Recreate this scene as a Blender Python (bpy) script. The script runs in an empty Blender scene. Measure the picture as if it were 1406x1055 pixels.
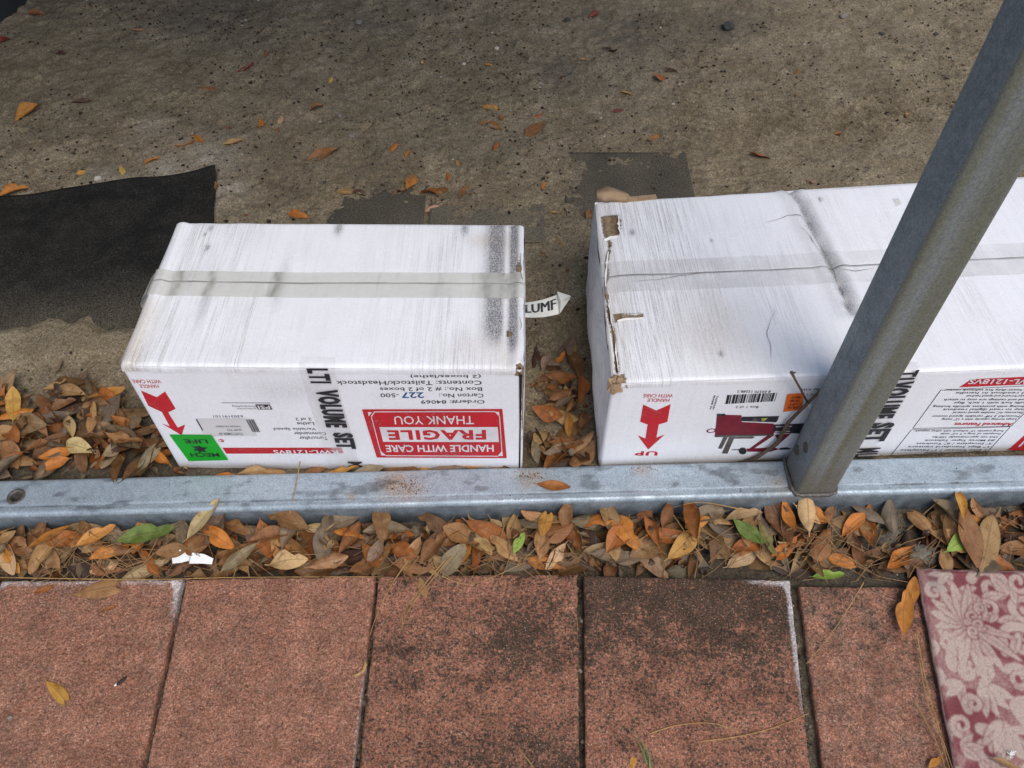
import bpy, bmesh, math, random
import numpy as np
from mathutils import Vector, Matrix

# ------------------------------------------------------------------ camera, sky, sun, exposure
scene = bpy.context.scene
COL = scene.collection
F_PX, IMG_W, IMG_CX, IMG_CY = 1130.0, 1406.0, 703.0, 527.5
CAM_H, PITCH = 1.17, math.radians(51.3)

cam_data = bpy.data.cameras.new("camera")
cam_data.sensor_width = 36.0
cam_data.lens = F_PX / IMG_W * 36.0
cam_data.clip_start = 0.02
cam_data.clip_end = 500.0
cam = bpy.data.objects.new("camera", cam_data)
cam.location = (0, 0, CAM_H)
cam.rotation_euler = (math.pi / 2 - PITCH, 0, 0)
COL.objects.link(cam)
scene.camera = cam

SUN_EL, SUN_AZ = math.radians(58), math.radians(150)      # azimuth clockwise from +Y
world = bpy.data.worlds.new("World")
scene.world = world
world.use_nodes = True
wn = world.node_tree.nodes
wl = world.node_tree.links
wn.clear()
w_out = wn.new("ShaderNodeOutputWorld")
w_bg = wn.new("ShaderNodeBackground")
w_sky = wn.new("ShaderNodeTexSky")
w_sky.sky_type = 'NISHITA'
w_sky.sun_disc = False
w_sky.sun_elevation = SUN_EL
w_sky.sun_rotation = SUN_AZ
w_sky.air_density = 1.0
w_sky.dust_density = 2.5
w_bg.inputs['Strength'].default_value = 0.135
wl.new(w_sky.outputs[0], w_bg.inputs['Color'])
wl.new(w_bg.outputs[0], w_out.inputs['Surface'])

sun_data = bpy.data.lights.new("sun", 'SUN')
sun_data.energy = 1.4
sun_data.angle = math.radians(38)
sun_data.color = (1.0, 0.985, 0.95)
sun = bpy.data.objects.new("sun", sun_data)
sd = Vector((math.sin(SUN_AZ) * math.cos(SUN_EL), math.cos(SUN_AZ) * math.cos(SUN_EL), math.sin(SUN_EL)))
sun.rotation_euler = sd.to_track_quat('Z', 'Y').to_euler()
sun.location = sd * 10
COL.objects.link(sun)

scene.view_settings.view_transform = 'Standard'
scene.view_settings.look = 'None'
scene.view_settings.gamma = 1.0
scene.view_settings.use_curve_mapping = False
scene.view_settings.exposure = 0.33
scene.render.resolution_x = 1024
scene.render.resolution_y = 768

# ------------------------------------------------------------------ helpers
R = random.Random(11)
rng = np.random.default_rng(11)
SP, CP = math.sin(PITCH), math.cos(PITCH)


def ray(px, py):
    a, b = (px - IMG_CX) / F_PX, (IMG_CY - py) / F_PX
    return Vector((a, b * SP + CP, b * CP - SP))


def pix(px, py, z=0.0):
    d = ray(px, py)
    t = (z - CAM_H) / d.z
    return Vector((d.x * t, d.y * t, z))


_tab = rng.random((256, 256))


def vnoise(x, y, seed=0):
    x = np.asarray(x, float) + seed * 17.31
    y = np.asarray(y, float) + seed * 9.77
    ix, iy = np.floor(x).astype(int), np.floor(y).astype(int)
    fx, fy = x - ix, y - iy
    fx = fx * fx * (3 - 2 * fx)
    fy = fy * fy * (3 - 2 * fy)
    a, b = _tab[ix & 255, iy & 255], _tab[(ix + 1) & 255, iy & 255]
    c, d = _tab[ix & 255, (iy + 1) & 255], _tab[(ix + 1) & 255, (iy + 1) & 255]
    return (a + (b - a) * fx) * (1 - fy) + (c + (d - c) * fx) * fy


def fbm(x, y, freq, octv=4, seed=0, gain=0.5):
    s, amp, tot = 0.0, 1.0, 0.0
    for o in range(octv):
        s = s + amp * vnoise(np.asarray(x) * freq, np.asarray(y) * freq, seed + o * 3)
        tot += amp
        amp *= gain
        freq *= 2.03
    return s / tot


def sstep(a, b, x):
    t = np.clip((np.asarray(x, float) - a) / (b - a), 0, 1)
    return t * t * (3 - 2 * t)


def poly_dist(x, y, pts):
    """distance to a polyline and position along it (0..1)"""
    x, y = np.asarray(x, float), np.asarray(y, float)
    best = np.full(np.broadcast(x, y).shape, 1e9)
    tt = np.zeros_like(best)
    n = len(pts) - 1
    for i in range(n):
        ax, ay = pts[i][:2]
        bx, by = pts[i + 1][:2]
        dx, dy = bx - ax, by - ay
        L2 = dx * dx + dy * dy + 1e-12
        t = np.clip(((x - ax) * dx + (y - ay) * dy) / L2, 0, 1)
        d = np.hypot(x - ax - t * dx, y - ay - t * dy)
        m = d < best
        best = np.where(m, d, best)
        tt = np.where(m, (i + t) / n, tt)
    return best, tt


def in_poly(x, y, pts):
    """signed distance, positive inside"""
    x, y = np.asarray(x, float), np.asarray(y, float)
    inside = np.zeros(x.shape, bool)
    n = len(pts)
    for i in range(n):
        x1, y1 = pts[i][:2]
        x2, y2 = pts[(i + 1) % n][:2]
        c = ((y1 > y) != (y2 > y)) & (x < (x2 - x1) * (y - y1) / (y2 - y1 + 1e-12) + x1)
        inside ^= c
    d, _ = poly_dist(x, y, list(pts) + [pts[0]])
    return np.where(inside, d, -d)


def mesh_np(name, co, quads, smooth=True, attrs=None):
    """fast mesh from numpy arrays; quads is (n,4) or (n,3)"""
    me = bpy.data.meshes.new(name)
    co = np.asarray(co, np.float32).reshape(-1, 3)
    q = np.asarray(quads, np.int32)
    k = q.shape[1]
    me.vertices.add(len(co))
    me.vertices.foreach_set('co', co.ravel())
    me.loops.add(q.size)
    me.loops.foreach_set('vertex_index', q.ravel())
    me.polygons.add(len(q))
    me.polygons.foreach_set('loop_start', np.arange(0, q.size, k, dtype=np.int32))
    me.polygons.foreach_set('use_smooth', np.full(len(q), smooth))
    me.update(calc_edges=True)
    me.validate()
    if attrs:
        for an, arr in attrs.items():
            arr = np.asarray(arr, np.float32)
            if arr.ndim == 2 and arr.shape[1] == 4:
                a = me.attributes.new(an, 'FLOAT_COLOR', 'POINT')
                a.data.foreach_set('color', arr.ravel())
            elif arr.ndim == 2:
                a = me.attributes.new(an, 'FLOAT_VECTOR', 'POINT')
                a.data.foreach_set('vector', arr.ravel())
            else:
                a = me.attributes.new(an, 'FLOAT', 'POINT')
                a.data.foreach_set('value', arr.ravel())
    return me


def grid_quads(n, m):
    i, j = np.meshgrid(np.arange(n - 1), np.arange(m - 1), indexing='ij')
    a = (i * m + j).ravel()
    return np.stack([a, a + m, a + m + 1, a + 1], 1)


def link(name, me, mat=None, parent=None):
    o = bpy.data.objects.new(name, me)
    COL.objects.link(o)
    if mat is not None and me is not None:
        me.materials.clear()
        for m in (mat if isinstance(mat, (list, tuple)) else [mat]):
            me.materials.append(m)
    if parent is not None:
        o.parent = parent
    return o


def tag(o, label=None, cat=None, group=None, kind=None):
    if label and len(label.split()) > 16:
        print("LONG", len(label.split()), label)
    if label:
        o['label'] = label
    if cat:
        o['category'] = cat
    if group:
        o['group'] = group
    if kind:
        o['kind'] = kind
    return o


def thing(name, label, cat, loc=(0, 0, 0), rz=0.0, group=None):
    o = bpy.data.objects.new(name, None)
    o.empty_display_size = 0.05
    o.location = loc
    o.rotation_euler = (0, 0, rz)
    COL.objects.link(o)
    return tag(o, label, cat, group)


class MB:
    """collects shapes into one mesh"""

    def __init__(self):
        self.v, self.f, self.m = [], [], []

    def add(self, vs, fs, mi=0):
        b = len(self.v)
        self.v += [tuple(p) for p in vs]
        self.f += [tuple(b + i for i in f) for f in fs]
        self.m += [mi] * len(fs)
        return self

    def box(self, c, s, mi=0):
        x, y, z = c
        a, b, d = s[0] / 2, s[1] / 2, s[2] / 2
        vs = [(x + i * a, y + j * b, z + k * d) for i in (-1, 1) for j in (-1, 1) for k in (-1, 1)]
        return self.add(vs, [(0, 1, 3, 2), (4, 6, 7, 5), (0, 4, 5, 1), (2, 3, 7, 6), (0, 2, 6, 4), (1, 5, 7, 3)], mi)

    def tube(self, pts, rad, n=6, mi=0, cap=True):
        pts = [Vector(p) for p in pts]
        if not isinstance(rad, (list, tuple)):
            rad = [rad] * len(pts)
        vs, fs = [], []
        up = Vector((0.13, 0.21, 0.97))
        for i, p in enumerate(pts):
            t = (pts[min(i + 1, len(pts) - 1)] - pts[max(i - 1, 0)]).normalized()
            a = t.cross(up)
            if a.length < 1e-4:
                a = t.cross(Vector((1, 0, 0)))
            a.normalize()
            b = t.cross(a)
            for k in range(n):
                w = 2 * math.pi * k / n
                vs.append(p + (a * math.cos(w) + b * math.sin(w)) * rad[i])
        for i in range(len(pts) - 1):
            for k in range(n):
                fs.append((i * n + k, i * n + (k + 1) % n, (i + 1) * n + (k + 1) % n, (i + 1) * n + k))
        if cap:
            fs.append(tuple(range(n - 1, -1, -1)))
            fs.append(tuple((len(pts) - 1) * n + k for k in range(n)))
        return self.add(vs, fs, mi)

    def build(self, name, mat, parent=None, smooth=False):
        me = bpy.data.meshes.new(name)
        me.from_pydata(self.v, [], self.f)
        me.update()
        if any(self.m):
            me.polygons.foreach_set('material_index', self.m)
        if smooth:
            me.polygons.foreach_set('use_smooth', [True] * len(self.f))
        return link(name, me, mat, parent)


# ------------------------------------------------------------------ materials
class NT:
    def __init__(self, name, rough=0.6, metallic=0.0, spec=0.5):
        self.mat = bpy.data.materials.new(name)
        self.mat.use_nodes = True
        self.nt = self.mat.node_tree
        self.b = self.nt.nodes['Principled BSDF']
        self.b.inputs['Roughness'].default_value = rough
        self.b.inputs['Metallic'].default_value = metallic
        self.b.inputs['Specular IOR Level'].default_value = spec
        self._co = None

    def put(self, sock, v):
        if isinstance(v, bpy.types.NodeSocket):
            self.nt.links.new(v, sock)
        elif isinstance(v, (tuple, list)) and len(v) == 3 and sock.type == 'RGBA':
            sock.default_value = (*v, 1)
        else:
            sock.default_value = v

    def node(self, t, ins=None, **props):
        n = self.nt.nodes.new(t)
        for k, v in props.items():
            setattr(n, k, v)
        for k, v in (ins or {}).items():
            self.put(n.inputs[k], v)
        return n

    def co(self, scale=None, kind='Object'):
        if self._co is None:
            self._co = self.nt.nodes.new('ShaderNodeTexCoord')
        c = self._co.outputs[kind]
        if scale is not None:
            n = self.node('ShaderNodeMapping', {'Vector': c, 'Scale': scale})
            c = n.outputs[0]
        return c

    def noise(self, scale, detail=3, rough=0.5, vec=None, dist=0.0):
        n = self.node('ShaderNodeTexNoise', {'Vector': vec if vec is not None else self.co(), 'Scale': scale, 'Detail': detail,
                                             'Roughness': rough, 'Distortion': dist})
        return n.outputs[0]

    def voronoi(self, scale, vec=None, out='Distance', rand=1.0):
        n = self.node('ShaderNodeTexVoronoi', {'Vector': vec if vec is not None else self.co(), 'Scale': scale, 'Randomness': rand})
        return n.outputs[out]

    def ramp(self, fac, stops):
        n = self.node('ShaderNodeValToRGB', {'Fac': fac})
        e = n.color_ramp.elements
        while len(e) < len(stops):
            e.new(0.5)
        for el, (p, c) in zip(e, stops):
            el.position = p
            el.color = (c, c, c, 1) if isinstance(c, (int, float)) else (*c, 1)
        return n.outputs[0]

    def range(self, v, a, b, c=0.0, d=1.0):
        n = self.node('ShaderNodeMapRange', {0: v, 1: a, 2: b, 3: c, 4: d})
        n.clamp = True
        return n.outputs[0]

    def math(self, op, a, b=0.0):
        n = self.node('ShaderNodeMath', {0: a, 1: b}, operation=op)
        return n.outputs[0]

    def mix(self, fac, a, b, blend='MIX'):
        n = self.node('ShaderNodeMix', data_type='RGBA', blend_type=blend)
        self.put(n.inputs[0], fac)
        self.put(n.inputs[6], a)
        self.put(n.inputs[7], b)
        return n.outputs[2]

    def grit(self, c, noise, lo, hi, a=0.34, b=0.66):
        """multiply a colour by fine grain"""
        return self.mix(1.0, c, self.range(noise, a, b, lo, hi), 'MULTIPLY')

    def attr(self, name, out='Color'):
        return self.node('ShaderNodeAttribute', attribute_name=name).outputs[out]

    def sep(self, c):
        return self.node('ShaderNodeSeparateColor', {0: c}).outputs

    def color(self, c):
        self.put(self.b.inputs['Base Color'], c)
        return self

    def rough(self, r):
        self.put(self.b.inputs['Roughness'], r)
        return self

    def bump(self, h, strength=0.3, dist=0.002):
        n = self.node('ShaderNodeBump', {'Height': h, 'Strength': strength, 'Distance': dist})
        old = self.b.inputs['Normal'].links
        if old:
            self.nt.links.new(old[0].from_socket, n.inputs['Normal'])
        self.nt.links.new(n.outputs[0], self.b.inputs['Normal'])
        return self


def m_soil():
    n = NT('soil', 0.95, spec=0.15)
    g = n.sep(n.attr('soil'))                # R pale sand, G dark humus, B damp grey
    big = n.noise(3.0, 4, 0.6)
    mid = n.noise(22.0, 5, 0.65)
    fine = n.noise(160.0, 4, 0.7)
    grain = n.noise(520.0, 2, 0.6)
    speck = n.noise(95.0, 5, 0.75)
    c = n.mix(n.range(big, 0.35, 0.65), (0.218, 0.174, 0.112), (0.258, 0.214, 0.144))
    c = n.mix(n.range(mid, 0.42, 0.66, 0, 0.65), c, (0.148, 0.112, 0.064))
    c = n.mix(n.range(speck, 0.57, 0.66, 0, 0.85), c, (0.058, 0.044, 0.032))
    c = n.mix(n.range(fine, 0.54, 0.66, 0, 0.6), c, (0.070, 0.053, 0.036))
    c = n.mix(n.range(fine, 0.40, 0.30, 0, 0.5), c, (0.31, 0.265, 0.21))
    c = n.mix(n.range(grain, 0.60, 0.70, 0, 0.7), c, (0.38, 0.33, 0.26))
    c = n.mix(n.range(grain, 0.40, 0.31, 0, 0.7), c, (0.035, 0.027, 0.02))
    c = n.mix(n.math('MULTIPLY', g[0], n.range(fine, 0.35, 0.62)), c, (0.36, 0.33, 0.28))
    c = n.mix(n.math('MULTIPLY', g[1], n.range(mid, 0.25, 0.5, 0.55, 1.0)), c, (0.050, 0.040, 0.030))
    c = n.mix(n.math('MULTIPLY', g[2], n.range(mid, 0.3, 0.6, 0.3, 0.9)), c, (0.075, 0.072, 0.066))
    c = n.grit(c, n.noise(380.0, 3, 0.75), 0.62, 1.40)
    c = n.grit(c, n.noise(9.0, 5, 0.65), 0.80, 1.18)
    c = n.grit(c, n.noise(210.0, 2, 0.8, n.co((1.1, 0.9, 1))), 0.70, 1.32)
    n.color(c)
    n.bump(speck, 0.22, 0.004)
    n.bump(fine, 0.5, 0.004)
    n.bump(grain, 0.8, 0.0015)
    return n.mat


def m_paver():
    n = NT('red_concrete', 0.85, spec=0.3)
    a = n.sep(n.attr('wear'))                # R dark lichen, G white efflorescence, B grey film
    info = n.node('ShaderNodeObjectInfo')
    off = n.node('ShaderNodeVectorMath', {0: n.co(), 1: n.node('ShaderNodeCombineXYZ', {0: n.math('MULTIPLY', info.outputs['Random'], 9.0)}).outputs[0]}, operation='ADD').outputs[0]
    big = n.noise(9.0, 4, 0.6, off)
    mott = n.noise(120.0, 6, 0.75, off)
    mott2 = n.noise(260.0, 4, 0.75, off)
    grain = n.noise(480.0, 2, 0.6, off)
    blot = n.noise(38.0, 5, 0.65, off)
    c = n.mix(n.range(big, 0.3, 0.7), (0.370, 0.150, 0.088), (0.400, 0.175, 0.108))
    c = n.mix(n.range(mott, 0.46, 0.66, 0, 0.85), c, (0.52, 0.275, 0.185))
    c = n.mix(n.range(mott2, 0.53, 0.62, 0, 0.75), c, (0.075, 0.042, 0.030))
    c = n.mix(n.math('MULTIPLY', a[2], n.range(blot, 0.35, 0.7)), c, (0.20, 0.15, 0.11))
    # dark growth: patchy, threshold driven by the wear mask
    lich = n.math('ADD', n.math('ADD', n.math('MULTIPLY', blot, 0.30), n.math('MULTIPLY', mott, 0.50)), n.math('MULTIPLY', mott2, 0.40))
    thr = n.math('SUBTRACT', lich, n.math('SUBTRACT', 0.80, n.math('MULTIPLY', a[0], 0.29)))
    c = n.mix(n.range(thr, -0.05, 0.05, 0, 0.88), c, (0.042, 0.034, 0.022))
    c = n.mix(n.range(grain, 0.635, 0.68, 0, 0.9), c, (0.56, 0.41, 0.30))
    c = n.mix(n.range(grain, 0.34, 0.30, 0, 0.6), c, (0.05, 0.03, 0.02))
    c = n.mix(n.range(n.math('SUBTRACT', n.math('ADD', a[1], n.math('MULTIPLY', mott, 0.9)), 0.84), 0.0, 0.35, 0, 0.85), c, (0.66, 0.60, 0.58))
    c = n.grit(c, n.noise(360.0, 3, 0.75, off), 0.52, 1.50)
    c = n.grit(c, n.noise(24.0, 4, 0.65, off), 0.72, 1.25)
    c = n.grit(c, n.noise(170.0, 3, 0.8, off), 0.68, 1.32)
    n.color(c)
    n.bump(mott, 0.9, 0.004)
    n.bump(mott2, 0.9, 0.0025)
    n.bump(grain, 0.6, 0.0012)
    return n.mat


def m_galv(name, base, dark, stain=None, metal=0.35, rough=0.48):
    n = NT(name, rough, metal)
    sp = n.voronoi(150.0, out='Color')
    spv = n.sep(sp)[0]
    cl = n.noise(26.0, 5, 0.65)
    st = n.noise(9.0, 4, 0.6, n.co((1, 1, 0.12)))
    c = n.mix(n.range(cl, 0.32, 0.68), base, dark)
    c = n.mix(n.math('MULTIPLY', spv, 0.35), c, tuple(min(1, x * 1.35) for x in base))
    sc = n.noise(240.0, 3, 0.7)
    c = n.mix(n.range(sc, 0.62, 0.75, 0, 0.5), c, tuple(x * 0.4 for x in base))
    if stain:
        z = n.node('ShaderNodeSeparateXYZ', {0: n.co()}).outputs[2]
        strk = n.noise(70.0, 4, 0.6, n.co((1, 1, 0.02)))
        strk2 = n.noise(26.0, 3, 0.6, n.co((1, 1, 0.03)))
        fa = n.attr('algae', 'Fac')
        c = n.mix(n.math('MULTIPLY', fa, n.range(strk, 0.25, 0.55, 0.35, 0.95)), c, stain)
        c = n.mix(n.math('MULTIPLY', fa, n.range(strk2, 0.48, 0.62, 0, 0.62)), c, (0.125, 0.118, 0.062))
        c = n.mix(n.range(strk, 0.55, 0.72, 0, 0.4), c, (0.07, 0.07, 0.068))
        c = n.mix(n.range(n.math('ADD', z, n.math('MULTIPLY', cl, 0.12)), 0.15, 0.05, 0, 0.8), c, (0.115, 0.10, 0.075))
    else:
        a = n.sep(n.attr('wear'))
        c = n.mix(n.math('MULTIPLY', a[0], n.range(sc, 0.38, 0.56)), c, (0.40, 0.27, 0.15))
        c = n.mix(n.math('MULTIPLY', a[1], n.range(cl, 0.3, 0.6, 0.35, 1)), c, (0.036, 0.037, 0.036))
    c = n.grit(c, n.noise(420.0, 3, 0.75), 0.72, 1.32)
    n.color(c)
    n.rough(n.range(cl, 0.3, 0.7, rough - 0.1, rough + 0.14))
    n.bump(cl, 0.12, 0.002)
    n.bump(sc, 0.12, 0.0008)
    return n.mat


def m_card():
    n = NT('white_cartonboard', 0.62, spec=0.35)
    a = n.sep(n.attr('wear'))               # R streaked dirt, G tan stain, B black scuff
    torn = n.attr('torn', 'Fac')
    flute = n.noise(1.0, 4, 0.75, n.co((480, 9, 9)))
    flute2 = n.noise(1.0, 3, 0.65, n.co((130, 5, 5)))
    hatch = n.noise(1.0, 4, 0.75, n.co((760, 330, 120)))
    cloud = n.noise(14.0, 4, 0.6)
    wrinkle = n.noise(9.0, 5, 0.55, dist=1.2)
    c = n.mix(n.range(cloud, 0.3, 0.7), (0.85, 0.85, 0.87), (0.81, 0.805, 0.825))
    c = n.mix(n.math('MULTIPLY', n.range(flute2, 0.52, 0.72), 0.10), c, (0.45, 0.44, 0.42))
    d = n.math('MULTIPLY', n.range(flute, 0.44, 0.62), n.range(hatch, 0.36, 0.58, 0.25, 1.0))
    c = n.mix(n.math('MULTIPLY', a[0], n.math('MULTIPLY', d, 0.78)), c, (0.26, 0.245, 0.22))
    c = n.mix(n.math('MULTIPLY', a[1], n.range(hatch, 0.25, 0.6, 0.15, 0.75)), c, (0.50, 0.40, 0.27))
    sc = n.math('MULTIPLY', a[2], n.range(hatch, 0.36, 0.60, 0.30, 1.0))
    c = n.mix(sc, c, (0.115, 0.115, 0.122))
    rag = n.noise(130.0, 5, 0.75)
    tm = n.range(n.math('ADD', torn, n.math('MULTIPLY', n.math('SUBTRACT', rag, 0.5), 1.7)), 0.46, 0.54)
    brown = n.mix(n.range(flute2, 0.35, 0.65), (0.24, 0.155, 0.085), (0.46, 0.34, 0.215))
    brown = n.grit(brown, rag, 0.55, 1.35)
    brown = n.mix(n.range(torn, 0.85, 1.0, 0, 0.85), brown, (0.05, 0.035, 0.022))
    c = n.mix(tm, c, brown)
    c = n.grit(c, n.noise(300.0, 3, 0.7), 0.95, 1.04)
    n.color(c)
    n.rough(n.range(a[0], 0, 1, 0.55, 0.8))
    n.bump(wrinkle, 0.22, 0.004)
    n.bump(flute, 0.10, 0.0010)
    n.bump(n.math('MULTIPLY', tm, rag), 1.0, 0.008)
    return n.mat


def m_plain(name, c1, c2=None, rough=0.6, scale=40.0, bump=0.0, bscale=200.0, spec=0.4, metal=0.0, dist=0.002):
    n = NT(name, rough, metal, spec)
    if c2 is None:
        c2 = tuple(x * 0.75 for x in c1)
    n.color(n.mix(n.range(n.noise(scale, 4, 0.6), 0.35, 0.65), c1, c2))
    if bump:
        n.bump(n.noise(bscale, 4, 0.65), bump, dist)
    return n.mat


def m_ink(name, c, worn=(0.72, 0.70, 0.70), amt=0.35):
    """print that is rubbed in places down to the white board"""
    n = NT(name, 0.6, spec=0.35)
    w = n.noise(420.0, 4, 0.7)
    cl = n.noise(30.0, 3, 0.6)
    v = n.math('ADD', n.math('MULTIPLY', w, 0.7), n.math('MULTIPLY', cl, 0.3))
    n.color(n.mix(n.range(v, 0.57, 0.66, 0, amt), n.mix(n.range(cl, 0.35, 0.65), c, tuple(x * 0.82 for x in c)), worn))
    return n.mat


def m_tape(name, c1, c2, rough, alpha=0.8):
    n = NT(name, rough, spec=0.5)
    n.b.inputs['Alpha'].default_value = alpha
    a = n.sep(n.attr('wear'))
    w = n.noise(1.0, 4, 0.6, n.co((30, 160, 160)))
    cl = n.noise(11.0, 4, 0.6)
    st = n.noise(1.0, 3, 0.6, n.co((55, 6, 6)))
    c = n.mix(n.range(cl, 0.35, 0.65), c1, c2)
    c = n.mix(n.range(st, 0.56, 0.74, 0, 0.55), c, (0.36, 0.35, 0.31))
    c = n.mix(a[2], c, (0.12, 0.12, 0.10))
    n.color(c)
    if alpha < 0.9:
        n.put(n.b.inputs['Alpha'], n.math('ADD', n.math('MULTIPLY', a[2], 0.6), n.range(cl, 0.35, 0.65, alpha - 0.1, alpha + 0.1)))
    n.bump(w, 0.12, 0.002)
    return n.mat


def m_leaf(name, from_attr):
    n = NT(name, 0.55, spec=0.35)
    base = n.attr('leaf_color') if from_attr else n.node('ShaderNodeObjectInfo').outputs['Color']
    uv = n.node('ShaderNodeSeparateXYZ', {0: n.attr('leaf_uv', 'Vector')}).outputs
    v = n.math('ABSOLUTE', uv[1])
    geo = n.co(kind='Object')
    info = n.node('ShaderNodeObjectInfo')
    off = n.node('ShaderNodeVectorMath', {0: geo, 1: n.node('ShaderNodeCombineXYZ', {2: n.math('MULTIPLY', info.outputs['Random'], 5.0)}).outputs[0]}, operation='ADD').outputs[0]
    blot = n.noise(75.0, 4, 0.65, off)
    spot = n.noise(260.0, 3, 0.6, off)
    dark = n.mix(1.0, base, (0.45, 0.36, 0.30), 'MULTIPLY')
    light = n.mix(0.5, base, (0.55, 0.42, 0.24))
    c = n.mix(n.range(blot, 0.34, 0.52, 0.65, 0.0), base, dark)
    c = n.mix(n.range(blot, 0.55, 0.75, 0, 0.5), c, light)
    c = n.mix(n.range(spot, 0.60, 0.72, 0, 0.55), c, dark)
    # side veins
    ph = n.math('SUBTRACT', n.math('MULTIPLY', uv[0], 11.0), n.math('MULTIPLY', v, 3.2))
    vein = n.math('ABSOLUTE', n.math('SUBTRACT', n.math('FRACT', ph), 0.5))
    c = n.mix(n.range(vein, 0.10, 0.0, 0, 0.38), c, dark)
    c = n.mix(n.range(v, 0.10, 0.03, 0, 0.75), c, n.mix(0.55, base, (0.10, 0.055, 0.03)))
    c = n.mix(n.range(v, 0.86, 1.0, 0, 0.35), c, dark)
    n.color(c)
    n.rough(n.range(blot, 0.3, 0.7, 0.42, 0.72))
    h = n.math('ADD', n.range(vein, 0.14, 0.0), n.range(v, 0.12, 0.0, 0, 1.5))
    n.bump(h, 0.35, 0.0010)
    n.bump(blot, 0.25, 0.0015)
    return n.mat


def m_attr(name, attr, rough=0.9, bscale=300.0, bump=0.4, mott=0.35):
    n = NT(name, rough, spec=0.2)
    c = n.attr(attr)
    d = n.mix(1.0, c, (0.55, 0.52, 0.5), 'MULTIPLY')
    n.color(n.mix(n.range(n.noise(bscale, 4, 0.65), 0.45, 0.7, 0, mott * 2), c, d))
    n.bump(n.noise(bscale, 3, 0.6), bump, 0.002)
    return n.mat


def m_fabric():
    n = NT('black_ground_fabric', 0.9, spec=0.08)
    sandm = n.noise(24.0, 5, 0.7)
    weave = n.noise(700.0, 2, 0.5)
    dust = n.noise(420.0, 3, 0.7)
    a = n.sep(n.attr('soil'))
    c = n.mix(n.range(weave, 0.35, 0.65), (0.007, 0.007, 0.007), (0.017, 0.017, 0.0165))
    c = n.mix(n.math('MULTIPLY', n.range(sandm, 0.42, 0.68), n.range(dust, 0.48, 0.62, 0, 0.6)), c, (0.085, 0.08, 0.07))
    c = n.mix(a[1], c, (0.115, 0.105, 0.082))
    c = n.mix(n.math('MULTIPLY', a[0], n.range(dust, 0.34, 0.56)), c, (0.20, 0.17, 0.12))
    c = n.grit(c, n.noise(300.0, 3, 0.75), 0.5, 1.6)
    n.color(c)
    n.bump(weave, 0.3, 0.001)
    n.bump(sandm, 0.3, 0.004)
    return n.mat


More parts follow.
